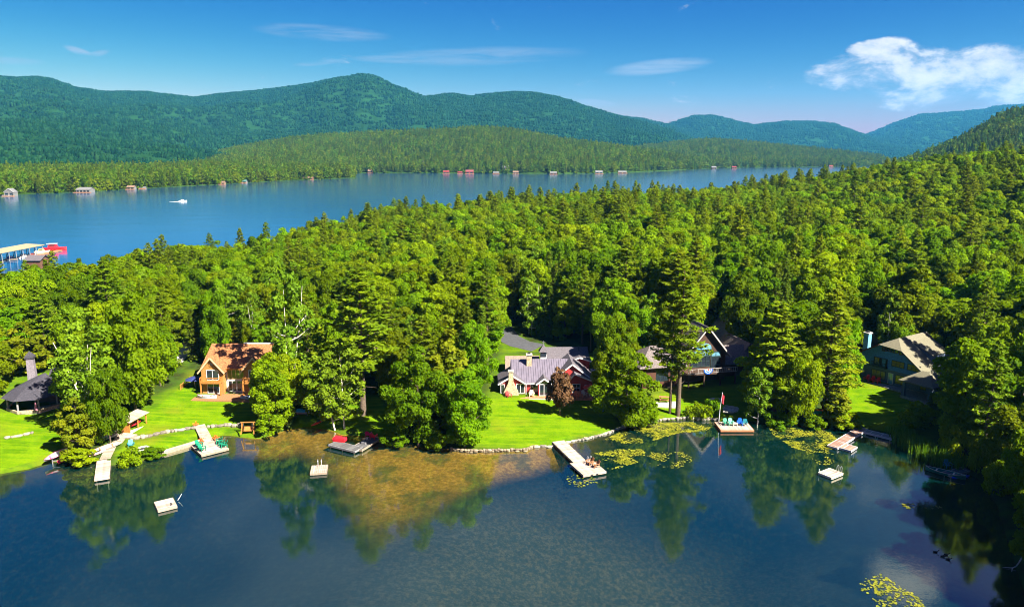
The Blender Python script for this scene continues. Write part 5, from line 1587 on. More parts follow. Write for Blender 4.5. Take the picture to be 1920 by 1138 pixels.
canoe('pale blue rowing boat on the lawn at the swing end of the cedar terrace', P(470, 749) + Vector((0, 0, .02)), R(3), mat('pale_blue_hull', None), 3.6, 1.3, .55, name='rowing_boat', cat='boat')
canoe('green rowing boat moored at the frame dock', Vector((*Pw(1772, 890)[:2], -.08)), R(-42), GREENHULL, 5.2, 1.4, .6, CREAMP, name='rowing_boat', cat='boat')
kayak('bright blue kayak afloat by the green rowing boat', Vector((*Pw(1801, 895)[:2], -.08)), R(12), BLUEP, 3.0, .8, .4)
chair(1777, 876, TEALP, 'teal chair on the small frame dock', R(0), .4)
e, q = rack(1520, 781, 'boat rack holding green and red upturned boats', R(-8), 2.8, 1.0, .7)
canoe('green canoe upturned on the rack under the pines', q + Vector((0, -.25, 1.2)), R(-8), mat('bright_green_hull', (0.02, 0.35, 0.16), .4, .1, 3), flip=True, L=4.2)
canoe('orange-red canoe behind the green canoe on the rack', q + Vector((.3, .55, 1.2)), R(-8), mat('orange_hull', (0.55, 0.10, 0.02), .4, .1, 3), flip=True, L=4.0)

# open shed with stored boat
A, B = P(243, 813), P(275, 793)
sh = thing('open_shed', 'small open timber shed with plank roof on the lawn', 'shed', A, math.atan2(B.y - A.y, B.x - A.x))
L = (B.to_2d() - A.to_2d()).length
MB().box(0, L, 1.3, 1.4, 0, 1.9).build('back_wall', BROWNW, sh); MB().box(0, .1, .05, 1.29, 0, 1.8).build('side_wall', TIMBER, sh)
for x in (.08, L / 2, L - .08): MB().box(x - .08, x + .08, -.1, .04, -.3, 2.0).build('post', TIMBER, sh)
MB().box(-.1, L + .1, -.3, 1.45, -.2, .08).build('floor', CREAMP, sh)
n = 12
for k in range(n): MB().plate([(-.35 + (L + .7) * k / n, -.5, 2.0), (-.35 + (L + .7) * (k + 1) / n - .02, -.5, 2.0), (-.35 + (L + .7) * (k + 1) / n - .02, 1.7, 2.45), (-.35 + (L + .7) * k / n, 1.7, 2.45)], .06).build('roof_board', DECK, sh)
kayak('red kayak stored inside the open shed', local(sh, L * .62, .7, .55), sh.rotation_euler.z, REDP, 2.6)

# porch swing
A = P(466, 812); sw = thing('porch_swing', 'timber A-frame swing bench by the water', 'swing', A, R(3))
for s in (-1, 1):
    for y in (-.6, .6): MB().bar((s * 1.05, y, 0), (s * .92, 0, 1.9), .12).build('leg', TIMBER, sw)
MB().bar((-1.2, 0, 1.92), (1.2, 0, 1.92), .14).build('top_beam', TIMBER, sw)
MB().box(-.7, .7, -.25, .25, .45, .52).build('seat', TIMBER, sw); MB().plate([(-.7, .24, .5), (.7, .24, .5), (.7, .42, 1.05), (-.7, .42, 1.05)], .05).build('backrest', TIMBER, sw)
for s in (-1, 1): MB().bar((s * .62, 0, .5), (s * .7, 0, 1.9), .03).build('chain', STEEL, sw)

# patio umbrella, hot tub on the cedar side deck
q = local(ch2, -8.4, 2.0, 0); um = thing('patio_umbrella', 'navy patio umbrella on the cedar house side deck', 'umbrella', q)
MB().tube([(0, 0, 0), (0, 0, 2.5)], .04, 6).build('pole', STEEL, um)
MB().loft([[(1.7 * math.cos(a), 1.7 * math.sin(a), 2.05) for a in [6.283 * k / 8 for k in range(8)]], [(.9 * math.cos(a), .9 * math.sin(a), 2.4) for a in [6.283 * k / 8 for k in range(8)]], [(.03 * math.cos(a), .03 * math.sin(a), 2.6) for a in [6.283 * k / 8 for k in range(8)]]]).build('canopy', mat('navy_cloth', (0.02, 0.03, 0.12), .8, .1, 3), um)
q = local(rh, 8.3, -1.3, -.04); um = thing('patio_umbrella', 'coral red patio umbrella on the red house deck', 'umbrella', q)
MB().tube([(0, 0, 0), (0, 0, 2.3)], .04, 6).build('pole', STEEL, um)
MB().loft([[(1.25 * math.cos(a), 1.25 * math.sin(a), 1.65) for a in [6.283 * k / 8 for k in range(8)]], [(.7 * math.cos(a), .7 * math.sin(a), 2.05) for a in [6.283 * k / 8 for k in range(8)]], [(.03 * math.cos(a), .03 * math.sin(a), 2.35) for a in [6.283 * k / 8 for k in range(8)]]]).build('canopy', mat('coral_cloth', (0.55, 0.05, 0.035), .8, .1, 3), um)
q = P(69, 776); um = thing('closed_umbrella', 'folded pink umbrella standing before the round porch', 'umbrella', q)
MB().tube([(0, 0, 0), (0, 0, 2.3)], .04, 6).build('pole', STEEL, um); MB().tube([(0, 0, .7), (0, 0, 1.0), (0, 0, 1.6), (0, 0, 2.25)], [.22, .24, .15, .04], 8).build('canopy', mat('pink_cloth', (0.55, 0.22, 0.30), .8, .2, 3), um)

# fire ring, barrels, picnic table, stone landing
q = P(269, 842); fr = thing('fire_ring', 'round stone fire ring on the lower lawn', 'fire pit', q)
ring = [Vector((.85 * math.cos(a), .85 * math.sin(a), 0)) for a in [6.283 * k / 12 for k in range(13)]]; ramp_stones(fr, ring, 3, CONC, (.42, .3, .3)); MB().slab([(.6 * math.cos(6.283 * k / 10), .6 * math.sin(6.283 * k / 10)) for k in range(10)], 0, .06).build('ash', BLACK, fr)
q = P(1129, 770); bl = thing('barrel', 'bright blue barrel at the lawn edge under the yellow-green maple', 'barrel', q); MB().tube([(0, 0, 0), (0, 0, .25), (0, 0, .6), (0, 0, .95)], [.30, .34, .34, .30], 12).build('body', BLUEP, bl); MB().tube([(0, 0, .95), (0, 0, 1.0)], [.31, .31], 12).build('lid', BLACK, bl)
q = P(1137, 769); bl = thing('grill', 'small dark grill next to the blue barrel', 'grill', q); MB().loft([[(.3 * r_ * math.cos(a), .3 * r_ * math.sin(a), z) for a in [6.283 * k / 10 for k in range(10)]] for z, r_ in ((.55, .5), (.7, 1), (.85, 1), (1.02, .5))]).build('bowl', BLACK, bl)
for k in range(3): MB().bar((.15 * math.cos(k * 2.1), .15 * math.sin(k * 2.1), .6), (.35 * math.cos(k * 2.1), .35 * math.sin(k * 2.1), 0), .04).build('leg', STEEL, bl)
q = P(1246, 752); pt = thing('picnic_table', 'wooden picnic table on the pale stone patio by the pines', 'table', q + Vector((0, 0, .08)), R(-12)); MB().box(-1.0, 1.0, -.38, .38, .72, .78).build('tabletop', BROWNW, pt)
for s in (-1, 1):
    MB().box(-1.0, 1.0, s * .75 - .14, s * .75 + .14, .42, .47).build('bench', BROWNW, pt)
    MB().bar((s * .75, -.8, 0), (s * .75, .3, .72), .09).build('leg', BROWNW, pt); MB().bar((s * .80, .8, 0), (s * .80, -.3, .72), .09).build('leg', BROWNW, pt)
q = P(1243, 757); pa = thing('stone_patio', 'pale stone patio beside the two pines', 'patio', q, R(-6))
for i in range(6):
    for k in range(4): MB().box(-2.6 + i * .88, -2.6 + i * .88 + .84, -1.8 + k * .9, -1.8 + k * .9 + .86, -.4, .05 + rnd.uniform(0, .02)).build('paving_stone', CONC, pa)
q = P(1363, 768); la = thing('stone_landing', 'grey oval stone landing above the flag dock', 'landing', q, R(-4)); MB().slab([(2.0 * math.cos(6.283 * k / 16), 1.6 * math.sin(6.283 * k / 16)) for k in range(16)], -.5, .10).build('slab', STONE2, la)
ramp_stones(la, [Vector((2.1 * math.cos(6.283 * k / 14), 1.75 * math.sin(6.283 * k / 14), 0)) for k in range(0, 12)], 8, STONE2, (.5, .35, .35))
q = P(1342, 752); bo = thing('boulder', 'dark flat boulder on the shaded lodge lawn', 'boulder', q); MB().loft([[(1.5 * r_ * math.cos(a) * (1 + .12 * math.sin(3 * a)), .8 * r_ * math.sin(a), z) for a in [6.283 * k / 9 for k in range(9)]] for z, r_ in ((-.2, .9), (.25, 1.0), (.5, .6))]).build('rock', STONE2, bo)

# bunting on the lodge rail
q = local(lg, -1.0, -3.08, 2.35); bu = thing('fan_bunting', 'red, white and blue fan bunting on the lodge deck rail', 'bunting', q, lg.rotation_euler.z)
for k, (r0, r1, m) in enumerate(((.02, .22, REDP), (.22, .42, WHITE), (.42, .62, BLUEP), (.62, .74, WHITE), (.74, .95, BLUEP))):
    a_ = [math.pi + math.pi * i / 12 for i in range(13)]
    V = [(r0 * math.cos(a), -.02 - .03 * (i % 2), .9 + r0 * math.sin(a)) for i, a in enumerate(a_)] + [(r1 * math.cos(a), -.02 - .05 * (i % 2), .9 + r1 * math.sin(a)) for i, a in enumerate(a_)]
    o = link('stripe', MB().add(V, [(i, i + 1, i + 14, i + 13) for i in range(12)]).mesh('stripe', m), bu); o.modifiers.new('t', 'SOLIDIFY').thickness = .02

# stone edging of the middle lawn, single stones
wl = thing('stone_edging', 'low dry stone edging along the red house lawn', 'wall')
edge = [Vector((*ground(*p_), 0.0)) for p_ in SHORE_PX if 840 <= p_[0] <= 1180]
n1_ = ramp_stones(wl, edge[:4], 21, mat('buff_stone', (0.21, 0.165, 0.105), .9, .35, 2, .6, 8, rv=.4), (.48, .5, .32), -.05, rows=2)
n2_ = ramp_stones(wl, edge[3:], 22, mat('pale_grey_stone', (0.22, 0.20, 0.165), .9, .3, 2, .6, 8, rv=.4), (.7, .6, .42), -.05, rows=1)
rb = thing('rock_border', 'row of pale boulders holding the upper cedar house lawn', 'rock border')
ramp_stones(rb, [P(244, 826), P(275, 820), P(310, 812), P(345, 807), P(370, 803)], 31, mat('pale_boulder', (0.20, 0.175, 0.135), .9, .35, 2, .6, 6, rv=.45), (.8, .7, .65))
rb = thing('rock_border', 'shaded boulders between the gangway and the porch swing', 'rock border')
ramp_stones(rb, [P(388, 802), P(420, 799), P(452, 799)], 32, mat('pale_boulder', None), (.8, .7, .65))
rb = thing('rock_border', 'scattered pale stones on the dark house lawn', 'rock border')
ramp_stones(rb, [P(8, 822), P(30, 819), P(62, 812)], 33, mat('pale_boulder', None), (.7, .6, .4))
rb = thing('rock_border', 'shore rocks below the two white pines', 'rock border')
ramp_stones(rb, [P(1222, 791), P(1250, 787), P(1290, 785), P(1340, 787)], 34, mat('pale_grey_stone', None), (.8, .6, .5))
A, B = Pw(299, 848, .45), Pw(376, 825, .45)
te = thing('timber_edging', 'straight pale timber edging along the lower lawn', 'edging', (A.x, A.y, 0), math.atan2(B.y - A.y, B.x - A.x)); L = (B - A).length
for k in range(5): MB().box(L * k / 5, L * (k + 1) / 5 - .03, -.35, .35, .38, .5).build('timber', DECK_PINK, te)
MB().box(0, L, -.3, .3, -.8, .375).build('base_wall', DECK, te)

# flower pots
for (px, py, z, lab) in ((378.5, 831, .45, 'orange flower pot at the foot of the gangway'), (404, 826, .4, 'orange flower pot behind the three green chairs'), (367, 801, None, 'orange flower pot at the top of the gangway')):
    q = Pw(px, py, z) if z else P(px, py)
    e = thing('flower_pot', lab, 'pot', q); MB().tube([(0, 0, 0), (0, 0, .4)], [.2, .3], 10).build('pot', BROWNW, e)
    V_, F_ = cards(np.random.default_rng(int(px)).normal(size=(60, 3)) * [.22, .22, .14] + [0, 0, .6], unit(np.random.default_rng(1).normal(size=(60, 3)) + [0, 0, 1]), np.full(60, .12), np.random.default_rng(2))
    me = np_mesh('flowers', V_, F_); me.materials.append(mat('orange_petals', (0.65, 0.13, 0.02), .7, .3, 4)); link('flowers', me, e)

# ducks
DUCK = mat('dark_duck_feathers', (0.035, 0.028, 0.022), .7, .4, 8)
for k, (px, py, rz, lab) in enumerate(((1754, 1035, -20, 'duck trailing behind the three other ducks'), (1774, 1040, -25, 'duck swimming beside the lead duck, on its bank side'), (1768, 1043.5, -20, 'duck swimming between the trailing and the lead duck'), (1778, 1049, -35, 'lead duck at the front of the swimming group'))):
    q = Pw(px, py); e = thing('duck', lab, 'duck', (q.x, q.y, -.04), R(rz), 'ducks swimming on the pond')
    b = MB()
    prof = ((-.30, .02, .14), (-.22, .10, .12), (-.05, .15, .10), (.12, .13, .10), (.20, .075, .16), (.215, .05, .24), (.23, .052, .31), (.27, .062, .35), (.315, .05, .35), (.34, .028, .335), (.40, .022, .325))
    b.loft([[(x, r_ * math.cos(a), zc_ + r_ * (.85 if i < 4 else 1) * math.sin(a)) for a in [6.283 * q_ / 8 for q_ in range(8)]] for i, (x, r_, zc_) in enumerate(prof)]).build('body', DUCK, e, smooth_shade=True)
    MB().loft([[(.385, -.02, .31), (.385, .02, .31), (.385, .02, .335), (.385, -.02, .335)], [(.45, -.022, .305), (.45, .022, .305), (.45, .022, .32), (.45, -.022, .32)]]).build('bill', ORANGEP, e)

# driftwood
q = Pw(1898, 1066); dw = thing('driftwood', 'bleached forked driftwood branch at the dark bank', 'driftwood', (q.x, q.y, 0))
MB().tube([(1.6, .9, .9), (.9, .35, .55), (.45, .1, .25), (.0, .0, .12), (-.5, .12, .1), (-1.0, .25, .06)], [.09, .08, .07, .06, .04, .02], 6).build('stem', BARK_PALE, dw)
MB().tube([(.0, 0, .12), (-.2, -.25, .1), (-.45, -.6, .04)], [.05, .035, .02], 6).build('fork', BARK_PALE, dw)

# dead trees with bare limbs
def bare_tree(px, py, top, label, seed):
    p_ = P(px, py); Ht = z_at(top, p_.y) - p_.z; g = random.Random(seed)
    e = thing('bare_tree', label, 'tree', p_)
    MB().tube([(0, 0, -.5), (.2, 0, Ht * .4), (.1, .1, Ht * .7), (.3, 0, Ht)], [.32, .24, .15, .04], 7).build('trunk', BARK_GREY, e)
    b = MB()
    for k in range(22):
        z = Ht * g.uniform(.35, .92); a = g.uniform(0, 6.28); l = (Ht - z) * .5 + 1.0; o = (.15, .05, z); m_ = (o[0] + math.cos(a) * l * .5, o[1] + math.sin(a) * l * .5, z + l * .5); t2 = (o[0] + math.cos(a + .2) * l * .8, o[1] + math.sin(a + .2) * l * .8, z + l * 1.2)
        b.tube([o, m_, t2], [.11, .07, .02], 5); b.tube([m_, (m_[0] + math.cos(a - .8) * l * .4, m_[1] + math.sin(a - .8) * l * .4, m_[2] + l * .5)], [.05, .015], 4)
    b.build('crown', BARK_GREY, e)
    PLACED.append((p_.x, p_.y, 3.5))
bare_tree(1527, 545, 472, 'bare grey dead tree standing in the wood', 5)
bare_tree(1757, 590, 545, 'bare forked dead tree behind the blue house', 6)

# utility poles and cables behind the lodge
def pole_at(x, y, zt, label):
    z = h1(x, y); e = thing('utility_pole', label, 'pole', (x, y, z)); MB().tube([(0, 0, -1), (0, 0, zt - z)], [.16, .11], 8).build('post', BARK, e); MB().box(-.9, .9, -.06, .06, zt - z - .7, zt - z - .55).build('cross_arm', BARK, e)
def cable(a, b, sag, label):
    a = Vector(a); b = Vector(b); pts = []
    for k in range(17):
        u = k / 16; p_ = a.lerp(b, u); p_.z -= sag * 4 * u * (1 - u); pts.append(tuple(p_ - a))
    e = thing('power_cable', label, 'cable', a); MB().tube(pts, .045, 5).build('wire', mat('pale_cable', (0.55, 0.52, 0.48), .6, .1, 3), e)
def at_row(px, py, Y):
    return ((px - 960) / F * (Y / ray(960, py)[1]), Y, z_at(py, Y))
P1, P2 = at_row(1322, 543, 192), at_row(1492, 512, 200)
pole_at(P1[0], P1[1], P1[2] + .6, 'utility pole at the low end of the pale cables'); pole_at(P2[0], P2[1], P2[2] + .6, 'utility pole at the uphill end of the pale cables')
cable(P1, P2, .9, 'upper pale power cable strung behind the dark lodge'); cable((P1[0], P1[1], P1[2] - .5), (P2[0], P2[1], P2[2] - .5), 1.0, 'lower pale power cable strung behind the dark lodge')
P3, P4 = at_row(225, 575, 178), at_row(485, 560, 182)
pole_at(P3[0], P3[1], P3[2] + .5, 'utility pole in the wood behind the dark house'); pole_at(P4[0], P4[1], P4[2] + .5, 'utility pole in the wood behind the cedar house'); cable(P3, P4, .6, 'thin power cable above the sandy lane')

# lily pads and reeds
g_ = np.random.default_rng(9)
PADS = [([(1185, 800), (1235, 792), (1335, 792), (1330, 808), (1270, 812), (1215, 830), (1150, 832), (1130, 825)], 1900), ([(1110, 850), (1160, 842), (1205, 842), (1220, 860), (1150, 880), (1110, 875)], 620),
        ([(1220, 848), (1285, 848), (1305, 865), (1270, 880), (1215, 870)], 190), ([(1440, 800), (1555, 806), (1575, 830), (1550, 850), (1490, 842), (1450, 815)], 1200),
        ([(1060, 888), (1105, 890), (1120, 905), (1070, 918)], 70), ([(1615, 1085), (1650, 1075), (1720, 1115), (1740, 1140), (1640, 1140), (1612, 1105)], 260), ([(1690, 945), (1730, 940), (1772, 952), (1760, 962), (1700, 960)], 60),
        ([(1510, 845), (1575, 850), (1560, 872), (1520, 870)], 60)]
V = []; Fc = []
for poly, cnt in PADS:
    pg = [ground(*p_) for p_ in poly]; ax_ = [p_[0] for p_ in pg]; ay_ = [p_[1] for p_ in pg]; k = 0; tries = 0
    while k < cnt and tries < cnt * 30:
        tries += 1
        x = g_.uniform(min(ax_), max(ax_)); y = g_.uniform(min(ay_), max(ay_))
        if not in_poly(np.array([x]), np.array([y]), pg)[0] or in_poly(np.array([x]), np.array([y]), LAND)[0] or g_.random() > 3.2 * float(fbm(x * .4, y * .4, 3)) - 1.15: continue
        r_ = g_.uniform(.08, .17); a0 = g_.uniform(0, 6.28); o = len(V); z = .012 + .02 * g_.random(); tl = g_.normal(size=2) * .06
        V.append((x, y, z))
        for q in range(9):
            a = a0 + .25 + (6.283 - .5) * q / 8; V.append((x + r_ * math.cos(a), y + r_ * math.sin(a), z + r_ * (math.cos(a) * tl[0] + math.sin(a) * tl[1]) + .012))
        Fc += [(o, o + 1 + q, o + 2 + q) for q in range(8)]; k += 1
me = bpy.data.meshes.new('lily_pads'); me.from_pydata(V, [], Fc); me.materials.append(mat('lily_pad', (0.075, 0.105, 0.004), .5, .4, 0.9, col2=(0.17, 0.165, 0.008)))
tag(link('lily_pads', me), 'floating yellow-green lily pads in patches on the pond', 'lily pads', kind='stuff')
line = [Vector((*ground(*p_), 0)) for p_ in ((1676, 816), (1692, 834), (1722, 853), (1757, 868), (1806, 884))]
cen = []
for a, b in zip(line[:-1], line[1:]):
    for k in range(300):
        c = a.lerp(b, g_.random()); nrm_ = Vector((-(b - a).y, (b - a).x, 0)).normalized(); c = c + nrm_ * g_.uniform(-1.3, 2.2); cen.append((c.x, c.y))
V = []; Fc = []; ti = []
for x, y in cen:
    hgt = g_.uniform(1.2, 2.3); a = g_.uniform(0, 6.28); ln = g_.normal(size=2) * .22; w = .05; o = len(V); z0 = min(0.0, h1(x, y)) if len(V) % 7 == 0 else -.2
    z0 = max(z0, -.3)
    for u, ww in ((0, 1), (.5, .9), (1, .1)):
        c = (x + ln[0] * u * u, y + ln[1] * u * u, z0 + (hgt + .5) * u)
        V += [(c[0] - w * ww * math.cos(a), c[1] - w * ww * math.sin(a), c[2]), (c[0] + w * ww * math.cos(a), c[1] + w * ww * math.sin(a), c[2])]
    Fc += [(o, o + 1, o + 3, o + 2), (o + 2, o + 3, o + 5, o + 4)]; ti += [g_.random()] * 6
me = np_mesh('reeds', V, Fc, ti); me.materials.append(LEAF['reed']); tag(link('reeds', me), 'tall green reeds along the bank by the frame dock', 'reeds', kind='stuff')
# ------------------------------------------------------------------ the wood on the peninsula
# yards kept open: lawns, house plots, drives and the sight lines in front of the houses (photo pixels on the ground)
HOME = 'standing among the lakeside houses'

# trees that can be told apart along the water, foot pixel, top row and crown width measured in the photograph
tree_px('birch', 172, 812, 572, 125, 'tall pale birch clump with white stems beside the dock steps', var=0)
tree_px('cedar', 148, 852, 742, 72, 'yellowish bushy cedar at the water below the birch clump', var=0)
tree_px('maple', 254, 772, 545, 132, 'broad green maple between the dark house and the cedar house', var=0)
tree_px('maple', 215, 745, 560, 120, 'leafy maple behind the white-stemmed birch clump', var=3)
tree_px('birch', 548, 762, 478, 112, 'tall slender birch with white trunks beside the cedar house', var=1)
tree_px('birch', 430, 652, 540, 90, 'pale green birch standing behind the cedar house roof', var=2)
tree_px('maple', 520, 800, 672, 88, 'low dense dark maple at the edge of the cedar house lawn', var=4)
tree_px('birch', 628, 805, 660, 92, 'leaning young birch over the red kayak', var=2, tilt=(0.0, -0.16))
tree_px('birch', 646, 803, 640, 90, 'young birch beside the dark dock', var=2)
tree_px('pine', 681, 778, 500, 150, 'tall white pine with bare lower trunk behind the dark dock', var=2, rz=0.8)
tree_px('maple', 785, 836, 640, 152, 'bright full maple overhanging the water beside the stone-edged lawn', var=5)
tree_px('maple', 872, 836, 690, 110, 'light green maple at the corner of the stone-edged lawn', var=1)
tree_px('cedar', 842, 780, 588, 95, 'orange-tinged tall cedar behind the two lawn-edge maples', var=1)
tree_px('maple', 893, 745, 600, 82, 'tall maple shading the stone chimney of the red house', var=3)
tree_px('copper', 1050, 778, 688, 60, 'small copper-leaved tree on the lawn before the red house', var=0)
tree_px('maple', 1172, 800, 650, 128, 'bright yellow-green maple between the red house and the dark lodge', var=1)
tree_px('maple', 1145, 760, 640, 80, 'green maple behind the yellow-green maple by the red house', var=0)
tree_px('pine', 1271, 778, 492, 112, 'tall white pine with thick reddish trunk before the dark lodge', var=2, rz=2.2)
tree_px('pine', 1256, 775, 530, 74, 'thinner white pine paired with the thick-trunked pine', var=0, rz=0.3)
tree_px('birch', 1420, 797, 685, 62, 'slim light green birch at the water beside the flag dock', var=2)
tree_px('pine', 1452, 776, 560, 135, 'full white pine behind the slim light birch', var=3)
tree_px('maple', 1490, 796, 650, 110, 'dark green maple leaning over the lily pads', var=2)
tree_px('pine', 1545, 778, 538, 120, 'feathery white pine on the blue house side', var=1)
tree_px('cedar', 1566, 798, 700, 60, 'slender cedar at the water by the dock with fingers', var=1)
tree_px('maple', 1578, 738, 590, 72, 'maple shading the lawn of the blue house', var=4)
tree_px('spruce', 1772, 752, 668, 44, 'small pointed spruce at the porch of the blue house', var=0)
tree_px('spruce', 1745, 786, 735, 34, 'young spruce below the porch of the blue house', var=1)
tree_px('spruce', 1800, 770, 655, 46, 'dark spruce right behind the young spruce', var=2)
tree_px('maple', 1845, 800, 655, 125, 'bushy maple above the reed bed', var=5)
tree_px('maple', 1905, 850, 650, 140, 'big maple on the bank above the moored rowing boat', var=0)
tree_px('maple', 1900, 905, 760, 110, 'low spreading maple overhanging the water past the rowing boat', var=4)
tree_px('maple', 1945, 960, 800, 130, 'shoreline maple over the bleached driftwood branch', var=2)
tree_px('maple', 1955, 1080, 900, 120, 'dark low tree leaning over the pond near the ducks', var=4)
tree_px('maple', 1790, 690, 560, 130, 'tall maple rising behind the blue house', var=3)
tree_px('spruce', 1868, 690, 580, 60, 'narrow olive spruce in front of the hillside wood', var=2)
tree_px('maple', 1690, 640, 540, 110, 'round maple directly behind the blue house roof', var=2)
tree_px('cedar', 55, 700, 600, 90, 'yellow-green bushy cedar behind the tall shingled chimney', var=0)
tree_px('maple', -25, 740, 600, 120, 'dense maple beside the dark house porch', var=1)
for (px, py, top, w, lab) in ((150, 872, 838, 62, 'rounded shrub beside the narrow dock'), (245, 868, 842, 58, 'clipped leafy shrub along the water by the narrow dock'),
                              (285, 858, 838, 50, 'low leafy shrub where the timber edge begins'), (505, 812, 770, 60, 'dark shrub beside the porch swing'),
                              (740, 838, 800, 60, 'shrub under the overhanging maple'), (1205, 795, 745, 70, 'bright shrub at the lily pads'),
                              (1340, 775, 745, 45, 'dark shrub by the stone landing'), (1310, 782, 755, 50, 'fresh green shrub below the two pines'),
                              (1575, 802, 762, 66, 'round shrub at the root of the dock with fingers'), (1600, 806, 785, 40, 'small shrub against the dock with fingers'),
                              (1455, 800, 770, 60, 'shrub beneath the slim birch'), (1720, 800, 752, 75, 'pale shrub above the reeds'),
                              (1790, 848, 790, 80, 'wide shrub between the reeds and the rowing boat'), (1850, 880, 815, 80, 'yellow-green shrub behind the rowing boat'),
                              (1875, 925, 862, 70, 'dark shrub hanging over the water by the rowing boat'), (1525, 802, 775, 46, 'shrub by the rack of upturned boats'),
                              (820, 843, 805, 50, 'leafy shrub at the end of the stone edging'), (600, 780, 745, 50, 'shrub behind the blue covered watercraft')):
    tree_px('shrub', px, py, top, w, lab)
tree_px('dead_spruce', 603, 470, 425, 14, 'rust-red dead spruce standing in the wood')
tree_px('dead_spruce', 1898, 470, 430, 20, 'rust-brown dying conifer on the hillside')

# everything else: a jittered stand over the land
g_ = np.random.default_rng(5)
sp = 5.0
xs, ys = np.meshgrid(np.arange(-190, 460, sp), np.arange(20, 720, sp), indexing='ij')
xs = (xs + (g_.random(xs.shape) - 0.5) * sp * 0.95).ravel(); ys = (ys + (g_.random(ys.shape) - 0.5) * sp * 0.95).ravel()
ok = in_poly(xs, ys, LAND)
ok &= (dist_line(xs, ys, SHORE) > 3.2) & (dist_line(xs, ys, BACK) > 2.0)
for pl in YARDS: ok &= ~in_poly(xs, ys, pl)
zc = ys * CP + 40 * SP
px_ = 960 + F * xs / zc
ok &= (px_ > -130) & (px_ < np.where(ys < 125, 3200, 2060))
for (a, b, r) in PLACED: ok &= (xs - a) ** 2 + (ys - b) ** 2 > r * r
xs, ys = xs[ok], ys[ok]
zs = height(xs, ys)
n = len(xs)
den = fbm(xs * 0.02 + 3, ys * 0.02, 3)
con = fbm(xs * 0.03 + 40, ys * 0.03 + 7, 3) + 0.12 * g_.normal(size=n)
u = g_.random(n)
dback = dist_line(xs, ys, BACK)
kinds = np.where(con > 0.72, np.where(u < 0.5, 'spruce', 'pine'), np.where(u < 0.10 + 0.12 * (dback < 35), 'spruce', np.where(u < 0.15 + 0.2 * (dback < 35), 'pine', np.where(u < 0.22 + 0.14 * (dback < 35), 'birch', np.where(u < 0.25 + 0.11 * (dback < 35), 'cedar', 'maple')))))
front = dist_line(xs, ys, SHORE) < 34
hts = np.where(kinds == 'maple', 11.5 + 8 * g_.random(n), np.where(kinds == 'pine', 16 + 9 * g_.random(n), np.where(kinds == 'spruce', 9 + 10 * g_.random(n), np.where(kinds == 'birch', 13 + 6 * g_.random(n), 8 + 4 * g_.random(n)))))
west = smooth(-90, 60, xs)
hts = hts * (0.84 + 0.22 * west - 0.10 * smooth(150, 230, xs))
hts = np.where(front, hts * 0.85, hts)
order = np.argsort(ys * CP - (zs - CAM_H) * SP)
limit = {'maple': 255, 'spruce': 180, 'pine': 130, 'birch': 60, 'cedar': 45}
rest = []
WORD = {'maple': 'leafy maple', 'spruce': 'pointed spruce', 'pine': 'white pine', 'birch': 'pale birch', 'cedar': 'yellowish cedar'}
PLURAL = {'maple': 'maples', 'spruce': 'spruces', 'pine': 'pines', 'birch': 'birches', 'cedar': 'cedars'}


def wood_label(k, x, y, ht, d_shore, d_back):
    """what sets a wood tree apart: its height and the house, drive or shore it stands by"""
    px = 960 + F * x / (y * CP + 40 * SP)
    lo, hi = {'maple': (12, 15.5), 'spruce': (9.5, 13), 'pine': (15.5, 19.5), 'birch': (13, 16), 'cedar': (8.5, 10.5)}[k]
    size = 'low' if ht < lo else ('tall' if ht > hi else 'middling')
    if d_shore < 9: place = ('on the bank by the dark house', 'on the bank between the cedar house and the stone edging', 'on the bank by the dark lodge', 'on the bank by the reeds')[int(np.searchsorted((330, 930, 1600), px))]
    elif d_back < 22: place = 'along the back shore toward the open lake'
    else:
        near = ('the dark house', 'the cedar house', 'the two lawn-edge maples', 'the red house', 'the dark lodge', 'the blue house', 'the reed bed')[int(np.searchsorted((200, 520, 900, 1150, 1480, 1760), px))]
        place = ('close behind ' if y < 150 else ('in the wood well behind ' if y < 185 else 'deep in the wood behind ')) + near
    return '%s %s %s' % (size, WORD[k], place), '%s %s %s' % (size, PLURAL[k], place)


dS, dB = dist_line(xs, ys, SHORE), dist_line(xs, ys, BACK)
used = {k: 0 for k in limit}
for i in order:
    k = str(kinds[i])
    if used[k] < limit[k] and 960 + F * xs[i] / (ys[i] * CP + 40 * SP) < 1990:
        used[k] += 1
        h0w0 = SPECIES[k][rnd.randrange(len(SPECIES[k]))]
        plant(k, float(xs[i]), float(ys[i]), float(zs[i]), float(hts[i]), float(hts[i] * h0w0[3] / h0w0[2] * rnd.uniform(.82, 1.3)), *wood_label(k, xs[i], ys[i], hts[i], dS[i], dB[i]))
    else:
        rest.append(i)
rest = np.array(rest)
print('forest individuals', used, 'rest', len(rest))
meshes = []; start = {}
for k in ('maple', 'spruce', 'pine', 'birch', 'cedar'):
    start[k] = len(meshes); meshes += WHOLE[k]
idx = []; scl = []
for i in rest:
    k = str(kinds[i]); v = rnd.randrange(len(WHOLE[k])); s = hts[i] / SPECIES[k][v][2]
    w = s * (0.95 + 0.3 * rnd.random())
    idx.append(start[k] + v); scl.append((w, w, s))
scatter('peninsula_woods', np.stack([xs[rest], ys[rest], zs[rest] - 0.1], 1), np.stack([np.zeros(len(rest)), np.zeros(len(rest)), g_.random(len(rest)) * 6.28], 1), scl, idx, meshes,
        'deep mixed wood covering the peninsula to the lake', 'forest')
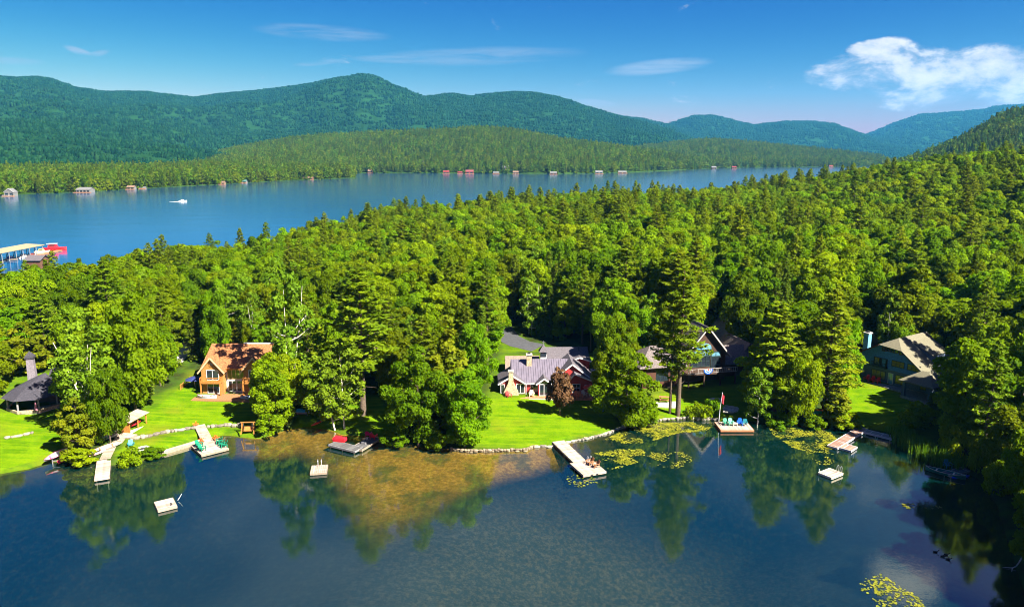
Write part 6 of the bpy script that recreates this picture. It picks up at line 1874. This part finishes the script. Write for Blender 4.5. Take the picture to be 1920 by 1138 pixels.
# undergrowth between the trunks
keep = g_.random(n) < 0.75
ux, uy = xs[keep] + 2.4, ys[keep] + 1.7
k2 = (uy < 240) & (dist_line(ux, uy, SHORE) > 1.0) & in_poly(ux, uy, LAND)
for pl in YARDS: k2 &= ~in_poly(ux, uy, pl)
ux, uy = ux[k2], uy[k2]; m = len(ux)
s = 0.7 + 0.7 * g_.random(m)
scatter('undergrowth', np.stack([ux, uy, height(ux, uy) - 0.1], 1), np.stack([np.zeros(m), np.zeros(m), g_.random(m) * 6.28], 1), np.stack([s, s, s], 1), g_.integers(0, 3, m), WHOLE['shrub'], 'leafy undergrowth between the trunks of the wood', 'undergrowth')
# ------------------------------------------------------------------ across the lake: boathouses, marina, boats
FARW = mat('weathered_white_boards', (0.14, 0.14, 0.135), .7, .1, 2)
def boathouse(px, py, wpx, wallm, roofm, label, hpx=None, up=0.0, two=False, name='boathouse', rz=0.0, deck=True):
    x, y = ground(px, py); mpp = pix(x, y, 0)[2] / F
    w = wpx * mpp * .68; h = (hpx or wpx * .45) * mpp * .72; z = up; y += 6
    if up: y0_ = y; y = y + up * 6; x = x * (y / y0_); z = float(hB[0](np.array([float(px)]), np.array([y]))[0]) - .5
    e = thing(name, label, 'boathouse' if name == 'boathouse' else 'house', (x, y, z), rz)
    d = w * .7; ze = h * .55
    gable(e, -w / 2, w / 2, 0, d, -1.0, ze, h, 'y' if two else 'x', wallm, roofm, .5, .25, WHITE if two else None)
    n = max(2, int(wpx / 9))
    for k in range(n):
        xx = -w / 2 + w * (k + .5) / n; MB().box(xx - w / n * .33, xx + w / n * .33, -.08, .02, .3, ze * .8).build('boat_bay' if name == 'boathouse' else 'window', GLASS, e)
    if deck: MB().box(-w * .62, w * .62, -3.0, -.05, -.8, .6).build('deck', BROWNW, e)
    if two: railing(e, (-w * .5, -2.8, .6), (w * .5, -2.8, .6), WHITE, 1.0, 8)
    return e


BRN = mat('boathouse_brown', (0.10, 0.048, 0.028), .8, .2, 2); TAN = mat('boathouse_tan', (0.16, 0.11, 0.065), .8, .2, 2); GRN = mat('boathouse_green_roof', (0.05, 0.12, 0.10), .7, .2, 2); REDB = mat('boathouse_red', (0.15, 0.022, 0.018), .7, .2, 2); GREYB = mat('boathouse_grey', (0.12, 0.12, 0.12), .8, .2, 2); BRR = mat('boathouse_brown_roof', (0.14, 0.09, 0.06), .8, .2, 2)
boathouse(10, 369, 26, FARW, GREYB, 'white boathouse with dark gable at the frame end of the far shore', 20, two=True)
boathouse(150, 362, 38, FARW, GREYB, 'long white two-storey boathouse with balcony rail', 13)
boathouse(240, 356, 20, FARW, BRR, 'white boathouse with brown roof beside the shore clearing', 10)
boathouse(263, 355, 14, GREYB, FARW, 'low white-roofed boat shelter next to the shore clearing', 5)
boathouse(412, 346.5, 17, TAN, BRR, 'tan boathouse with brown roof on the wooded shore', 8)
boathouse(452, 344, 19, FARW, GRN, 'pale boathouse with dark green roof', 8)
boathouse(575, 337.5, 26, BRN, BRR, 'wide brown boathouse with red trim near the wooded point', 8)
boathouse(602, 335, 12, TAN, GREYB, 'narrow tan boathouse under the wooded point', 10, two=True)
boathouse(693, 325, 12, BRN, BRR, 'small dark boathouse in the cove past the point', 9)
boathouse(788, 324, 17, GREYB, GREYB, 'grey house among trees on the hill slope', 11, up=14, name='hill_house', deck=False)
boathouse(836, 326, 16, BRN, REDB, 'boathouse with orange-red roof below the hill', 8)
boathouse(880, 326.5, 21, REDB, mat('pink_red_roof', (0.15, 0.04, 0.04), .7, .1, 2), 'bright red twin boathouse below the hill', 10)
boathouse(862, 326.5, 12, FARW, REDB, 'small white boathouse attached to the red one', 6)
boathouse(930, 327, 16, BRN, GREYB, 'dark brown boathouse between red boathouse and beige house', 6)
boathouse(948, 327, 18, TAN, GREYB, 'beige house with grey roof above the shore', 12, up=12, name='hill_house', deck=False)
boathouse(967, 327, 15, GREYB, BRR, 'grey boathouse below the beige house', 8)
boathouse(1038, 327.5, 18, BRN, GREYB, 'grey-roofed boathouse with pale deck', 7)
boathouse(1124, 326.5, 19, FARW, GREYB, 'white boathouse with grey roof under tall trees', 8)
boathouse(1168, 325.5, 22, TAN, FARW, 'low pale boathouse with white roof', 6)
boathouse(1340, 318, 13, TAN, GREYB, 'cream house on the point at the lake head', 7, up=8, name='hill_house', deck=False)
boathouse(1378, 316.5, 12, BRN, REDB, 'tiny red-roofed boathouse at the lake head', 6)
boathouse(1560, 314, 10, FARW, REDB, 'tiny white boathouse at the foot of the far low hill', 5)

# covered marina and boats by the near shore
A = ground(-40, 500); B = ground(66, 478)
L = math.hypot(B[0] - A[0], B[1] - A[1])
ma = thing('covered_marina', 'long covered boat dock with flat tan roof', 'marina', (A[0], A[1], 0), math.atan2(B[1] - A[1], B[0] - A[0]))
MB().plate([(-1, -4.2, 4.6), (L + 1, -4.2, 4.6), (L + 1, 4.2, 5.0), (-1, 4.2, 5.0)], .3).build('roof', mat('tan_metal_roof', (0.28, 0.22, 0.13), .6, .1, 1), ma)
for k in range(9):
    for s in (-3.8, 0, 3.8): MB().tube([(L * k / 8, s, -2), (L * k / 8, s, 4.5)], .13, 6).build('post', GREYBOARD, ma)
MB().box(0, L, -.8, .8, .3, .6).build('walkway', DECK, ma)
for k in range(5): MB().box(L * k / 4 - .4, L * k / 4 + .4, -4.0, -.82, .3, .58).build('finger', DECK, ma)


def motorboat(px, py, Lm, hullm, topm, label, rz, z=0.0, cabin=True, canopy=None):
    x, y = ground(px, py); e = thing('motor_boat', label, 'boat', (x, y, z), rz)
    W2 = Lm * .17
    rings = []
    for u, w, h in ((-1, .9, .9), (-.5, 1, .9), (0, 1, .95), (.5, .8, 1.05), (.8, .45, 1.15), (1, .05, 1.25)):
        hh = Lm * .14 * h; rings.append([(u * Lm / 2, -W2 * w, hh), (u * Lm / 2, -W2 * w * .75, -.25), (u * Lm / 2, W2 * w * .75, -.25), (u * Lm / 2, W2 * w, hh)])
    MB().loft(rings).build('hull', hullm, e)
    if cabin:
        MB().loft([[(-.25 * Lm, -W2 * .7, Lm * .12), (.15 * Lm, -W2 * .7, Lm * .12), (.15 * Lm, W2 * .7, Lm * .12), (-.25 * Lm, W2 * .7, Lm * .12)], [(-.22 * Lm, -W2 * .6, Lm * .27), (.06 * Lm, -W2 * .6, Lm * .27), (.06 * Lm, W2 * .6, Lm * .27), (-.22 * Lm, W2 * .6, Lm * .27)]]).build('cabin', topm, e)
        MB().box(-.2 * Lm, .03 * Lm, -W2 * .68, W2 * .68, Lm * .19, Lm * .24).build('window_band', GLASS, e)
    if canopy: MB().box(-.28 * Lm, .1 * Lm, -W2 * .8, W2 * .8, Lm * .30, Lm * .32).build('canopy', canopy, e)
    return e


motorboat(103, 470, 10.5, mat('tour_boat_red', (0.62, 0.015, 0.02), .35, .1, 2), mat('tour_boat_upper_red', (0.55, 0.02, 0.03), .35, .1, 2), 'red tour boat with white pilot house beyond the marina', R(8), canopy=WHITE)
motorboat(80, 474, 6.5, CREAMP, mat('yellow_canvas', (0.60, 0.48, 0.16), .7, .2, 2), 'yellow covered boat between the marina and the red boat', R(14))
motorboat(20, 487, 6.0, WHITE, BLUEP, 'white motor boat moored under the covered dock, blue cabin', R(100))
motorboat(45, 483, 6.0, WHITE, WHITE, 'white motor boat moored under the covered dock, white cabin', R(100))
motorboat(62, 481, 5.5, WHITE, REDB, 'white motor boat with red cabin under the covered dock', R(100))
A = ground(62, 482); B = ground(112, 471); L = math.hypot(B[0] - A[0], B[1] - A[1])
fl = thing('floating_dock', 'orange-brown floating dock at the marina end', 'dock', (A[0], A[1], 0), math.atan2(B[1] - A[1], B[0] - A[0]))
for k in range(8): MB().box(L * k / 8, L * (k + 1) / 8 - .06, -1.3, 1.3, .1, .55).build('section', DECK_RED, fl)
sb = motorboat(343, 378, 7.0, WHITE, WHITE, 'white speedboat under way on the open lake', R(15))
x, y = ground(337, 378.4); wk = thing('boat_wake', 'white foam wake behind the speedboat', 'wake', (x, y, 0.02), R(12)); MB().loft([[(-u * 9, -.5 - u * .9, .0), (-u * 9, .5 + u * .9, .0), (-u * 9, .2, .3 * (1 - u)), (-u * 9, -.2, .3 * (1 - u))] for u in (0, .3, .6, 1)]).build('foam', WHITE, wk)
# shed roof among the trees by the marina
q = P(66, 530); e = thing('boat_shed', 'low brown shed with grey roof at the back shore', 'shed', (q.x, q.y, q.z)); gable(e, -2.5, 2.5, 0, 6, -.5, 8.0, 9.4, 'x', BRN, SLATE, .5, .2, None)
MB().box(-1, 1, -.06, .02, 0, 2.2).build('door', BROWNW, e)
# ------------------------------------------------------------------ haze over the lake and mountains
hm = bpy.data.materials.new('haze_air'); hm.use_nodes = True
t = NT(hm.node_tree); t.t.nodes.clear()
pv = t.n('ShaderNodeVolumePrincipled')
pv.inputs['Color'].default_value = C(0.08, 0.46, 0.95)
pv.inputs['Density'].default_value = 4.2e-5
pv.inputs['Anisotropy'].default_value = 0.1
out = t.n('ShaderNodeOutputMaterial'); t.link(pv.outputs[0], out.inputs['Volume'])
V = [(x, y, z) for z in (-12, 900) for y in (-400, 11500) for x in (-9500, 10500)]
me = bpy.data.meshes.new('haze'); me.from_pydata(V, [], [(0, 2, 3, 1), (4, 5, 7, 6), (0, 1, 5, 4), (2, 6, 7, 3), (0, 4, 6, 2), (1, 3, 7, 5)])
me.materials.append(hm)
tag(link('haze', me), 'thin blue summer haze over lake and mountains', 'haze', kind='stuff')
